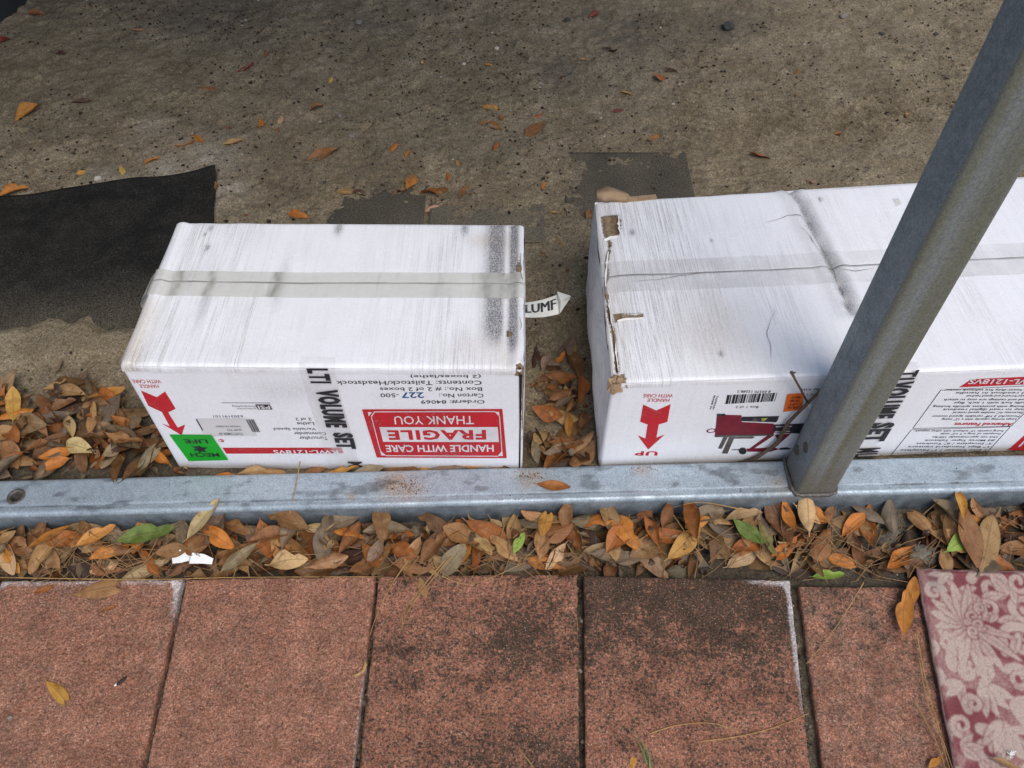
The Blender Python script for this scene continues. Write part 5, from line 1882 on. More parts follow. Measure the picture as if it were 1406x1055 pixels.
    for _ in range(2):                             # worn print: its edges have bled
        pale = (pale + np.roll(pale, 1, 0) + np.roll(pale, -1, 0) + np.roll(pale, 1, 1) + np.roll(pale, -1, 1)) / 5
    pale = pale * (0.74 + 0.4 * fade) * (1 - 0.22 * (vnoise(U * 500, V * 500, 5) > 0.72))
    pale = np.clip(pale + 0.36 * sstep(0.46, 0.62, fade) * (0.4 + 1.1 * vnoise(U * 420, V * 420, 8)), 0, 1)[..., None]
    c_p = np.array((0.50, 0.385, 0.325))
    c_r = np.array((0.225, 0.066, 0.074)) * (0.80 + 0.5 * fade[..., None])
    col = c_p * pale + c_r * (1 - pale)
    col = col * (1 - 0.30 * sstep(0.5, 0.7, dirt)[..., None]) * (0.82 + 0.36 * pile[..., None])
    stain = np.exp(-((px - 22) / 12) ** 2 - ((py - 20) / 14) ** 2)[..., None]
    col = col * (1 - 0.45 * stain) + np.array((0.13, 0.13, 0.13)) * 0.45 * stain
    cc = np.concatenate([col, np.ones(col.shape[:2] + (1,))], -1).reshape(-1, 4)
    root = thing('floral_rug', 'faded raspberry and pink floral rug lying on the pavers', 'rug', (a[0], a[1], 0))
    co = np.stack([X - a[0], Y - a[1], Z], -1)
    n = NT('printed_rug', 0.95, spec=0.1)
    n.color(n.attr('print'))
    n.bump(n.noise(900, 2, 0.5), 0.7, 0.002)
    link('rug_pile', mesh_np('rug_pile', co.reshape(-1, 3), grid_quads(*U.shape)[:, ::-1], True, {'print': cc}), n.mat, root)
    # bound edge
    e = MB()
    e.tube([(0.62 * x_dir[0], 0.62 * x_dir[1], 0.003)] + [(t * x_dir[0] + 0.001 * math.sin(t * 60), t * x_dir[1] + 0.0006 * math.sin(t * 90), 0.0035) for t in np.linspace(0.3, 0, 30)] + [(t * y_dir[0] + 0.0007 * math.sin(t * 80), t * y_dir[1], 0.0035) for t in np.linspace(0.004, 0.6, 60)], 0.0016, 6)
    e.build('rug_edge', m_plain('rug_binding', (0.10, 0.045, 0.05), (0.20, 0.12, 0.11), 0.95, 120), root, True)


rug()

# ------------------------------------------------------------------ leaves
def leaf_arrays(L, W, bend, cup, twist, ripple, roll, seed, nu=11, nv=7, stem=0.12):
    u = np.linspace(0, 1, nu)
    v = np.linspace(-1, 1, nv)
    U, Vv = np.meshgrid(u, v, indexing='ij')
    hw = W / 2 * np.sin(np.pi * np.clip(U, 0.010, 0.988) ** 1.08) ** 0.66
    hw = hw * (1 + 0.06 * np.sin(U * 9 + seed))
    if seed > 3.9 and nu > 6:                     # chewed or broken leaves
        hw = hw * np.where(Vv > 0, 1 - 0.55 * np.exp(-((U - 0.15 - 0.12 * (seed % 5)) / 0.09) ** 2), 1.0)
        if seed > 5.2:
            U2 = np.clip(U, 0, 0.80 + 0.06 * np.sin(Vv * 5 + seed))
            hw = W / 2 * np.sin(np.pi * np.clip(U2, 0.010, 0.988) ** 1.08) ** 0.66
            U = U2
    ang = roll * Vv
    lat = np.where(np.abs(ang) < 1e-4, hw * Vv, hw * np.sin(ang) / (roll if abs(roll) > 1e-4 else 1))
    zup = hw * (1 - np.cos(ang)) / (roll if abs(roll) > 1e-4 else 1) if abs(roll) > 1e-4 else 0 * U
    z = zup + cup * hw * np.abs(Vv) + ripple * hw * np.sin(U * 8 + 2.2 * Vv + seed) * np.abs(Vv)
    tw = twist * (U - 0.5)
    y2 = lat * np.cos(tw) - z * np.sin(tw)
    z2 = lat * np.sin(tw) + z * np.cos(tw)
    if abs(bend) > 1e-4:
        r = L / bend
        a = (U - 0.5) * bend
        x = (r - z2) * np.sin(a)
        z3 = r - (r - z2) * np.cos(a)
    else:
        x, z3 = (U - 0.5) * L, z2
    y3 = y2 + 0.05 * L * np.sin(U * 3 + seed * 1.7) * (U - 0.5)
    co = np.stack([x, y3, z3], -1).reshape(-1, 3)
    uv = np.stack([U, Vv, U * 0], -1).reshape(-1, 3)
    q = grid_quads(nu, nv)
    if stem:
        p0 = co[nv // 2].copy()
        base = len(co)
        sl = stem * L
        s = np.array([(p0[0] + 0.01 * L, p0[1] - 0.0008, p0[2]), (p0[0] + 0.01 * L, p0[1] + 0.0008, p0[2] + .0002), (p0[0] - sl, p0[1] + 0.0007 + sl * .2, p0[2] + sl * 0.15), (p0[0] - sl, p0[1] - 0.0007 + sl * .2, p0[2] + sl * 0.15)])
        co = np.concatenate([co, s])
        uv = np.concatenate([uv, np.zeros((4, 3))])
        q = np.concatenate([q, [[base, base + 1, base + 2, base + 3]]])
    return co, q, uv


def rand_leaf(r, L=None, curl=1.0):
    L = L or r.uniform(0.050, 0.090)
    W = L * r.uniform(0.34, 0.50)
    return leaf_arrays(L, W, r.gauss(0.1, 0.75) * curl, r.uniform(-0.1, 0.40) * curl, r.gauss(0, 0.6) * curl, r.uniform(0, 0.22) * curl, r.choice((0.01, 0.5, 0.9, 1.3, -0.7, -1.1)) * curl, r.uniform(0, 6)), L


LEAF_COL = {'pale tan': (0.47, 0.315, 0.155), 'tan': (0.345, 0.195, 0.076), 'orange': (0.45, 0.165, 0.025), 'brown': (0.225, 0.100, 0.034), 'grey brown': (0.215, 0.152, 0.095),
            'dark brown': (0.080, 0.040, 0.024), 'rusty': (0.32, 0.105, 0.022), 'yellow': (0.54, 0.36, 0.075), 'green': (0.125, 0.175, 0.035), 'lime green': (0.24, 0.36, 0.055), 'golden': (0.47, 0.235, 0.045),
            'dark red': (0.19, 0.032, 0.022), 'olive': (0.17, 0.15, 0.045), 'pinkish tan': (0.42, 0.235, 0.15)}


def jit(c, r, s=0.18):
    k = 1 + r.uniform(-s, s)
    return tuple(max(0.01, x * k * (1 + r.uniform(-0.07, 0.07))) for x in c)


# height field that leaves are dropped on
HX0, HY0, HS = -1.40, 0.46, 0.006
hxs, hys = np.arange(HX0, 1.40, HS), np.arange(HY0, 1.20, HS)
HXg, HYg = np.meshgrid(hxs, hys, indexing='ij')
HF = terrain(HXg, HYg)[0]
_ry = rail_y(HXg)
HF = np.where(HYg < 0.553, 0.0, HF)
HF = np.where(np.abs(HYg - _ry) < 0.036, Z_RAIL, HF)
for B in (B1, B2):
    c, s = math.cos(-B['rz']), math.sin(-B['rz'])
    lx = c * (HXg - B['loc'].x) - s * (HYg - B['loc'].y)
    ly = s * (HXg - B['loc'].x) + c * (HYg - B['loc'].y)
    HF = np.where((np.abs(lx) < B['L'] / 2 + 0.004) & (np.abs(ly) < B['D'] / 2 + 0.002), 0.5, HF)
_rl = [gpt(1257, 784), gpt(1309, 1055)]
HF = np.where((HYg < 0.556) & (HXg > _rl[0][0] + (HYg - _rl[0][1]) * (_rl[1][0] - _rl[0][0]) / (_rl[1][1] - _rl[0][1])), 0.012, HF)


def hidx(x, y):
    return np.clip(((x - HX0) / HS).astype(int), 0, HF.shape[0] - 1), np.clip(((y - HY0) / HS).astype(int), 0, HF.shape[1] - 1)


def drop(co, x, y, yaw, r, tilt=0.22, limit=0.085, force=False, pct=80):
    """lay one leaf on the height field; returns its world matrix or None"""
    c, s = math.cos(yaw), math.sin(yaw)
    wx, wy = c * co[:, 0] - s * co[:, 1] + x, s * co[:, 0] + c * co[:, 1] + y
    i, j = hidx(wx, wy)
    hh = HF[i, j]
    if not force and (hh.max() - np.median(hh) > limit or np.median(hh) > 0.09 or (wy.min() < 0.546 and y < 0.66)):
        return None
    hh = np.minimum(hh, np.median(hh) + 0.03)
    A = np.stack([wx - x, wy - y, np.ones_like(wx)], 1)
    k, *_ = np.linalg.lstsq(A, hh, rcond=None)
    gxs, gys = np.clip(k[0] * 0.6, -0.25, 0.25) + r.gauss(0, tilt), np.clip(k[1] * 0.6, -0.25, 0.25) + r.gauss(0, tilt)
    nrm = Vector((-gxs, -gys, 1)).normalized()
    q = Vector((0, 0, 1)).rotation_difference(nrm)
    m3 = np.array(q.to_matrix()) @ np.array(((c, -s, 0), (s, c, 0), (0, 0, 1)))
    w = co @ m3.T
    i, j = hidx(w[:, 0] + x, w[:, 1] + y)
    h2_ = np.minimum(HF[i, j], np.median(hh) + 0.03)
    dz = np.percentile(h2_ - w[:, 2], pct) + 0.0012
    wz = w[:, 2] + dz
    if not force and y < 0.66 and wz.max() > 0.060:
        return None
    if not force:
        np.maximum.at(HF, (i, j), np.minimum(wz + 0.0006, HF[i, j] + 0.010))
    return Matrix.Translation((x, y, dz)) @ Matrix(m3.tolist()).to_4x4()


PILE = [pix(*p, ZD) for p in ((-170, 668), (-170, 585), (-60, 560), (0, 552), (30, 538), (100, 528), (150, 548), (160, 574), (205, 566), (262, 640), (262, 652))]
pile_poly = [(p.x, p.y) for p in PILE]
bare_c = pix(1195, 742, 0)


def strip_spot(r, x0=-1.30, x1=1.30):
    for _ in range(60):
        x = r.uniform(x0, x1)
        y = r.uniform(0.568, float(rail_y(x)) - 0.046)
        b = math.exp(-((x - bare_c.x) / 0.085) ** 2 - ((y - bare_c.y) / 0.05) ** 2)
        if r.random() < 1 - 0.95 * b:
            return x, y
    return x, y


def pile_spot(r):
    for _ in range(300):
        x, y = r.uniform(-1.15, -0.37), r.uniform(0.70, 0.94)
        if in_poly(np.array([x]), np.array([y]), pile_poly)[0] > -0.004 and y > float(rail_y(x)) + 0.045:
            return x, y
    return -0.7, 0.78


def gap_spot(r):
    t = r.random() ** 1.5
    return r.uniform(c1.mw.translation.x + c1.L / 2 + 0.012, c2.mw.translation.x - c2.L / 2 - 0.005), 0.745 + 0.24 * t


class Litter:
    def __init__(self):
        self.co, self.q, self.uv, self.col, self.n = [], [], [], [], 0

    def add(self, arrs, mw, col):
        co, q, uv = arrs
        m = np.array(mw)
        self.co.append(co @ m[:3, :3].T + m[:3, 3])
        self.q.append(q + self.n)
        self.uv.append(uv)
        self.col.append(np.tile((*col, 1.0), (len(co), 1)))
        self.n += len(co)

    def build(self, name):
        me = mesh_np(name, np.concatenate(self.co), np.concatenate(self.q), True, {'leaf_uv': np.concatenate(self.uv), 'leaf_color': np.concatenate(self.col)})
        return link(name, me, M['litter'])


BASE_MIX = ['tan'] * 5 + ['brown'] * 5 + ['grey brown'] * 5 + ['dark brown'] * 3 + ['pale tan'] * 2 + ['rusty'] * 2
TOP_MIX = ['pale tan'] * 3 + ['tan'] * 8 + ['orange'] * 4 + ['golden'] * 1 + ['brown'] * 9 + ['rusty'] * 3 + ['grey brown'] * 3
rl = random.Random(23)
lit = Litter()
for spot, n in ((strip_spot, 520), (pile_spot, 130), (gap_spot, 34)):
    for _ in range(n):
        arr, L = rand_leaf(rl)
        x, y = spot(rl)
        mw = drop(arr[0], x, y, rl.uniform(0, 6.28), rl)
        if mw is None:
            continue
        lit.add(arr, mw, tuple(0.62 * q for q in jit(LEAF_COL[rl.choice(BASE_MIX)], rl)))  # under-layer colours cut so gaps between top leaves read as shaded
# shreds of broken leaf, toned down for the same gap shade
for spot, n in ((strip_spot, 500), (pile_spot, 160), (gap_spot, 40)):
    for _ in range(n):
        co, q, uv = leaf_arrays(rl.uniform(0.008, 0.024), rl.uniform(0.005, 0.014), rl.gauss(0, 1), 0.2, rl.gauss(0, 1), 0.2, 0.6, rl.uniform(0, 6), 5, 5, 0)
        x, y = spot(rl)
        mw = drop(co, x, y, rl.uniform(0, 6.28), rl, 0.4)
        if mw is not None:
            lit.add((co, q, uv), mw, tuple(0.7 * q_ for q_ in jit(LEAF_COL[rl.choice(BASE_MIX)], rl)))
tag(lit.build('leaf_litter'), 'packed bed of shade-darkened broken leaves under the loose ones by the rail', 'leaf litter', kind='stuff')

# loose leaves share a set of leaf shapes
rs = random.Random(31)
SHAPES = []
for k in range(40):
    arr, L = rand_leaf(rs, rs.uniform(0.058, 0.070), 0.9)
    SHAPES.append((arr, L, mesh_np('dry_leaf', arr[0], arr[1], True, {'leaf_uv': arr[2]})))
for s in SHAPES:
    s[2].materials.append(M['leaf'])
FLAT = []
for k in range(10):
    L = 0.062
    arr = leaf_arrays(L, L * rs.uniform(0.34, 0.42), rs.uniform(-0.35, 0.35), rs.uniform(0.05, 0.2), rs.gauss(0, 0.25), 0.05, rs.choice((0.01, 0.4, -0.4)), rs.uniform(0, 6))
    FLAT.append((arr, L, mesh_np('dry_leaf', arr[0], arr[1], True, {'leaf_uv': arr[2]})))
    FLAT[-1][2].materials.append(M['leaf'])


def add_leaf(shape, mw, scale, col, label, group):
    o = bpy.data.objects.new('dry_leaf', shape[2])
    o.matrix_world = mw @ Matrix.Diagonal((*scale, 1))
    o.color = (*col, 1)
    COL.objects.link(o)
    return tag(o, label, 'leaf', group)


ORD10 = ['first', 'second', 'third', 'fourth', 'fifth', 'sixth', 'seventh', 'eighth', 'ninth', 'tenth', 'eleventh']
ORD = ['first', 'second', 'third', 'fourth', 'fifth']
pav_x = [S2[0][0], S3[0][0], S4[0][0], S5[0][0]]


def size_word(L):
    return 'small' if L < 0.060 else ('large' if L > 0.080 else 'middling')


def lie(yaw):
    a = math.degrees(yaw) % 180
    return 'lengthwise' if a < 30 or a > 150 else ('crosswise' if 60 < a < 120 else 'slanting')


def strip_label(x, y, cname, L, yaw):
    k = sum(x > b for b in pav_x)
    d = float(rail_y(x)) - y
    side = 'by the rail' if d < 0.066 else ('in mid gutter' if d < 0.090 else 'by the pavers')
    if x > _rl[0][0]:
        return f'{size_word(L)} {cname} leaf lying {lie(yaw)} {side.replace("pavers", "rug")} above the floral rug'
    e = [-0.79] + list(pav_x) + [_rl[0][0]]
    half = 'left' if x < (e[k] + e[k + 1]) / 2 else 'right'
    return f'{size_word(L)} {cname} leaf lying {lie(yaw)} {side}, {half} half of {ORD[k]} paver'


def pile_label(x, y, cname, L, yaw):
    d = y - float(rail_y(x))
    a = 'near the rail' if d < 0.075 else ('in the middle' if d < 0.125 else 'at the far side')
    b = 'carton end' if x > -0.60 else 'left end'
    return f'{size_word(L)} {cname} leaf lying {lie(yaw)} {a} of the leaf heap, {b}'


def gap_label(x, y, cname, L, yaw):
    return f'{size_word(L)} {cname} leaf lying {lie(yaw)} in the gap between the cartons, ' + ('close to the rail' if y < 0.83 else 'halfway back')


USED = set()


def top_layer(spot, n, labeler, group, mixc, smin=0.72, smax=1.22, kw=None):
    cnt = 0
    while cnt < n:
        sh = rl.choice(SHAPES)
        s = rl.uniform(smin, smax)
        x, y = spot(rl)
        sc = (s, s * rl.uniform(0.9, 1.15), s)
        co = sh[0][0] * np.array(sc)
        yaw = rl.uniform(0, 6.28)
        for _ in range(12):
            cn = rl.choice(mixc)
            lab = labeler(x, y, cn, sh[1] * s, yaw)
            if lab not in USED:
                break
        else:
            continue
        mw = drop(co, x, y, yaw, rl, 0.12)
        if mw is None:
            continue
        USED.add(lab)
        add_leaf(sh, mw, sc, jit(LEAF_COL[cn], rl), lab, group)
        cnt += 1


top_layer(lambda r: strip_spot(r, -0.88, 0.90), 138, strip_label, 'dry leaves packed in the gutter', TOP_MIX)
top_layer(pile_spot, 46, pile_label, 'dry leaves heaped left of the smaller carton', TOP_MIX + ['grey brown'] * 6 + ['brown'] * 3, 0.6, 1.1)
top_layer(gap_spot, 17, gap_label, 'dry leaves between the cartons', ['tan', 'rusty', 'orange', 'brown', 'grey brown', 'tan'], 0.6, 1.0)
# leaves pinched between the rail and the smaller carton
for k in range(11):
    x = -0.46 + k * 0.045 + rl.uniform(-0.015, 0.015)
    sh = rl.choice(SHAPES)
    s = rl.uniform(0.7, 1.0)
    cn = rl.choice(['tan', 'golden', 'brown', 'grey brown', 'orange'])
    mw = Matrix.Translation((x, float(rail_y(x)) + 0.040 + rl.uniform(-0.003, 0.004), 0.044 + rl.uniform(-0.006, 0.003))) @ Matrix.Rotation(rl.gauss(0.0, 0.3), 4, 'Z') @ Matrix.Rotation(rl.uniform(-0.2, 0.9), 4, 'X') @ Matrix.Rotation(rl.gauss(0, 0.12), 4, 'Y')
    add_leaf(sh, mw, (s, s * .7, s * .6), jit(LEAF_COL[cn], rl), f'{cn} leaf wedged behind the rail, {ORD10[k]} from the left along the smaller carton', 'dry leaves wedged behind the rail')

# leaves one can point at: picture place, length in picture, direction, colour, label
SINGLE_DIRT = [
    (40, 155, 46, 38, 'golden', 'long golden leaf on the dirt near the left edge, above the black cloth'),
    (80, 75, 26, -6, 'dark brown', 'dark curled leaf on shaded dirt in the far left corner'),
    (192, 44, 20, 10, 'tan', 'small tan leaf on the shaded dirt at the top left'),
    (115, 145, 28, 4, 'dark brown', 'thin dark brown leaf lying flat right of the long golden one'),
    (339, 97, 30, 20, 'dark red', 'narrow dark red leaf on the dirt well above the smaller carton'),
    (366, 77, 17, 55, 'brown', 'small brown leaf just beyond the narrow dark red one'),
    (287, 126, 28, 0, 'brown', 'dull brown leaf half buried in the dirt above the orange pair'),
    (454, 112, 18, 72, 'yellow', 'small pale yellow leaf standing alone on the dirt'),
    (434, 153, 22, 15, 'brown', 'short brown leaf below the pale yellow one'),
    (360, 176, 27, -80, 'orange', 'upright orange oval leaf above the smaller carton'),
    (386, 168, 18, 60, 'pinkish tan', 'pinkish curled leaf just right of the upright orange one'),
    (381, 181, 14, 70, 'brown', 'little brown leaf touching the pinkish curled one'),
    (256, 201, 32, 12, 'orange', 'bright orange leaf, lower of a pair on the dirt'),
    (272, 193, 24, -28, 'orange', 'bright orange leaf, upper of a pair on the dirt'),
    (319, 197, 30, 12, 'tan', 'tan leaf with a stalk right of the orange pair'),
    (443, 214, 44, 17, 'brown', 'broad brown leaf with a long stalk above the smaller carton'),
    (209, 226, 26, 22, 'orange', 'orange leaf just beyond the top edge of the black cloth'),
    (170, 238, 20, -72, 'yellow', 'yellow leaf standing on end at the edge of the black cloth'),
    (110, 243, 20, 25, 'golden', 'golden leaf at the edge of the black cloth'),
    (47, 240, 16, 60, 'grey brown', 'faint grey brown leaf on the dirt beyond the black cloth'),
    (22, 267, 40, 16, 'orange', 'long orange leaf lying on the left end of the black cloth edge'),
    (6, 57, 26, 15, 'dark red', 'dark red leaf cut by the left edge of the photo'),
    (408, 297, 30, -12, 'orange', 'bright orange leaf tucked behind the far edge of the smaller carton'),
    (299, 261, 16, 85, 'brown', 'brown leaf beside the right corner of the black cloth'),
    (52, 23, 26, 4, 'brown', 'dim brown leaf in the dark far left corner'),
    (582, 90, 14, 70, 'golden', 'small golden leaf with a white stalk on the far dirt'),
    (672, 88, 16, 0, 'golden', 'faded golden scrap of leaf on the far dirt'),
    (816, 21, 22, 22, 'dark red', 'dark red leaf near the top edge of the photo'),
    (838, 68, 27, -20, 'dark brown', 'blackish leaf on the far dirt'),
    (798, 83, 18, 5, 'tan', 'pale tan sliver of leaf left of the blackish one'),
    (860, 126, 22, -22, 'yellow', 'yellowish leaf on the dirt straight beyond the gap'),
    (850, 150, 20, 20, 'dark red', 'small dark red leaf below the yellowish one'),
    (674, 152, 24, -14, 'golden', 'golden leaf, topmost of the little group above the smaller carton'),
    (688, 164, 13, -70, 'rusty', 'tiny rusty leaf in the little group'),
    (674, 174, 32, -12, 'brown', 'dark folded brown leaf, lowest of the little group'),
    (738, 158, 18, 18, 'rusty', 'small rusty leaf beyond the long brown folded one'),
    (733, 179, 44, 33, 'brown', 'long brown folded leaf on the dirt above the gap'),
    (540, 203, 22, 55, 'orange', 'striped orange leaf standing on edge in the dirt'),
    (561, 212, 15, 40, 'orange', 'small orange leaf right of the striped one'),
    (681, 202, 23, 65, 'rusty', 'oval rusty leaf below the little group'),
    (629, 226, 14, -60, 'tan', 'small tan scrap of leaf on the dirt'),
    (615, 241, 16, -82, 'rusty', 'small rusty oval leaf below the tan scrap'),
    (566, 249, 38, 58, 'orange', 'long curved orange brown leaf behind the smaller carton'),
    (551, 262, 28, 20, 'brown', 'brown leaf under the long curved orange one'),
    (475, 265, 30, 4, 'tan', 'tan leaf with dark tip beside the pointed cloth scrap'),
    (494, 267, 20, -8, 'dark brown', 'dark brown leaf touching the tan one by the cloth scrap'),
    (590, 267, 30, -15, 'rusty', 'curled rusty leaf in the cluster behind the smaller carton'),
    (604, 260, 26, 10, 'brown', 'brown leaf lying over the curled rusty one'),
    (637, 264, 26, 52, 'brown', 'leaning brown leaf at the right of the cluster'),
    (594, 285, 25, 18, 'pinkish tan', 'pinkish tan leaf close to the far edge of the smaller carton'),
    (747, 256, 16, 62, 'orange', 'small orange leaf beyond the gap between the cartons'),
    (763, 290, 18, -4, 'golden', 'small golden leaf at the far end of the gap'),
    (908, 109, 26, -28, 'rusty', 'cupped red brown leaf on the raked dirt'),
    (922, 99, 22, -20, 'dark brown', 'thin dark leaf arching beside the cupped red brown one'),
    (897, 188, 27, 45, 'orange', 'orange leaf tilted up beyond the long carton'),
    (1044, 213, 34, -8, 'rusty', 'sharp rusty leaf beyond the long carton'),
    (1245, 159, 14, 60, 'golden', 'small golden leaf near the steel post'),
    (1094, 97, 14, 40, 'brown', 'small brown leaf in the raked dirt at top right'),
    (1151, 184, 13, 10, 'rusty', 'tiny rusty flake left of the small golden leaf'),
    (1116, 249, 15, -50, 'pinkish tan', 'pinkish leaf tip peeping over the far edge of the long carton'),
    (771, 332, 18, -50, 'tan', 'little tan leaf in the gap between the cartons'),
    (747, 348, 14, -40, 'brown', 'tiny brown leaf in the gap near the small carton'),
    (808, 294, 20, 70, 'brown', 'thin brown leaf beside the far left corner of the long carton'),
    (120, 528, 30, 22, 'golden', 'golden leaf at the far edge of the leaf heap'),
    (82, 505, 20, 60, 'grey brown', 'curled grey brown leaf on bare sand above the leaf heap'),
]
# the far-left pieces of the same list all lie on dirt; these lie on other things
SINGLE_FLAT = [
    (82, 953, 46, -45, 'golden', 'yellow brown leaf with dark specks on the first paver', 0.001, 0.9),
    (60, 810, 28, 18, 'rusty', 'small rusty leaf on the far edge of the first paver', 0.001, 0.8),
    (141, 809, 74, 12, 'tan', 'broad flat tan leaf on the far edge of the first paver', 0.001, 1.15),
    (153, 835, 18, 18, 'rusty', 'tiny rusty leaf on the first paver', 0.001, 0.9),
    (140, 839, 13, 35, 'brown', 'tiny brown scrap touching the tiny rusty leaf', 0.001, 1.0),
    (580, 808, 30, -72, 'tan', 'small tan leaf under a pine needle on the third paver', 0.001, 0.9),
    (1241, 841, 62, 86, 'orange', 'orange leaf standing along the left edge of the rug', 0.006, 1.0),
    (1252, 815, 46, 76, 'orange', 'darker orange leaf behind the one along the rug edge', 0.003, 0.9),
    (869, 1047, 20, 80, 'golden', 'golden leaf at the bottom of the fourth paver', 0.001, 1.3),
    (1284, 1046, 24, 38, 'orange', 'small orange leaf beside the lower rug edge', 0.001, 1.0),
    (1384, 1050, 40, -22, 'tan', 'tan leaf lying on the rug at the bottom edge', 0.011, 0.8),
    (760, 668, 46, -6, 'rusty', 'reddish brown leaf lying alone on the steel rail', Z_RAIL, 1.0),
]
SINGLE_STRIP = [
    (205, 739, 80, 12, 'green', 'long green leaf in the gutter above the first paver'),
    (712, 750, 30, 62, 'lime green', 'crumpled green leaf in the gutter above the third paver'),
    (1026, 735, 52, -38, 'green', 'green leaf in the gutter, upper of two left of the post foot'),
    (1052, 742, 48, -60, 'olive', 'olive leaf in the gutter, right of the green one'),
    (1142, 783, 44, 8, 'lime green', 'bright green leaf in the gutter above the fifth paver'),
    (1318, 745, 44, 40, 'lime green', 'green leaf half hidden in the gutter above the rug'),
    (287, 727, 66, 46, 'pale tan', 'large pale leaf standing over the white paper scrap'),
    (140, 745, 58, 28, 'golden', 'golden leaf pointing right in the gutter above the first paver'),
    (78, 750, 62, 28, 'orange', 'large orange brown leaf in the gutter near the left edge'),
    (1327, 740, 84, -68, 'brown', 'long pointed brown leaf standing in the gutter above the rug'),
    (1356, 745, 74, 80, 'tan', 'tall tan leaf standing beside the long pointed brown one'),
    (940, 748, 54, 42, 'golden', 'glossy golden leaf in the gutter above the fourth paver'),
    (748, 726, 44, 78, 'golden', 'bright golden leaf standing in the gutter above the third paver'),
]


def single(px, py, ln, ang, cn, label, z, shapes, wid=1.0, on_field=False, tilt=0.18, curl=None):
    a = math.radians(ang)
    p0 = pix(px - ln / 2 * math.cos(a), py + ln / 2 * math.sin(a), z)
    p1 = pix(px + ln / 2 * math.cos(a), py - ln / 2 * math.sin(a), z)
    d = p1 - p0
    sh = rl.choice(shapes)
    L = min(max(d.length * 1.08, ln / 1130 * 1.25), ln / 1130 * 2.2)
    s = L / (sh[1] * 1.06)
    sc = (s, s * wid, s)
    c = (p0 + p1) / 2
    yaw = math.atan2(d.y, d.x)
    if on_field:
        mw = drop(sh[0][0] * np.array(sc), c.x, c.y, yaw, rl, 0.08, force=True, pct=90)
    else:
        zz = z
        co = sh[0][0] * np.array(sc)
        rot = Matrix.Rotation(yaw, 4, 'Z') @ Matrix.Rotation(rl.gauss(0, tilt), 4, 'X') @ Matrix.Rotation(rl.gauss(0, tilt * .5), 4, 'Y')
        w = co @ np.array(rot.to_3x3()).T
        if z == ZD:
            tz = terrain(w[:, 0] + c.x, w[:, 1] + c.y)[0]
            d_m = in_poly(w[:, 0] + c.x, w[:, 1] + c.y, [(p.x, p.y) for p in MAT])
            tz = np.where(d_m > -0.01, np.maximum(tz, ZD + 0.009), tz)
            zz = float(np.percentile(tz - w[:, 2], 80))
        else:
            zz = z - float(np.percentile(w[:, 2], 6))
        mw = Matrix.Translation((c.x, c.y, zz)) @ rot
    return add_leaf(sh, mw, sc, jit(LEAF_COL[cn], rl, 0.08), label, 'single dry leaves')


for (px, py, ln, ang, cn, lab) in SINGLE_DIRT:
    single(px, py, ln, ang, cn, lab, ZD, SHAPES, 1.05, tilt=0.25)
for (px, py, ln, ang, cn, lab, z, wd) in SINGLE_FLAT:
    single(px, py, ln, ang, cn, lab, z, FLAT, wd, tilt=0.06)
for (px, py, ln, ang, cn, lab) in SINGLE_STRIP:
    single(px, py, ln, ang, cn, lab, 0.016, FLAT, 1.1, on_field=True)

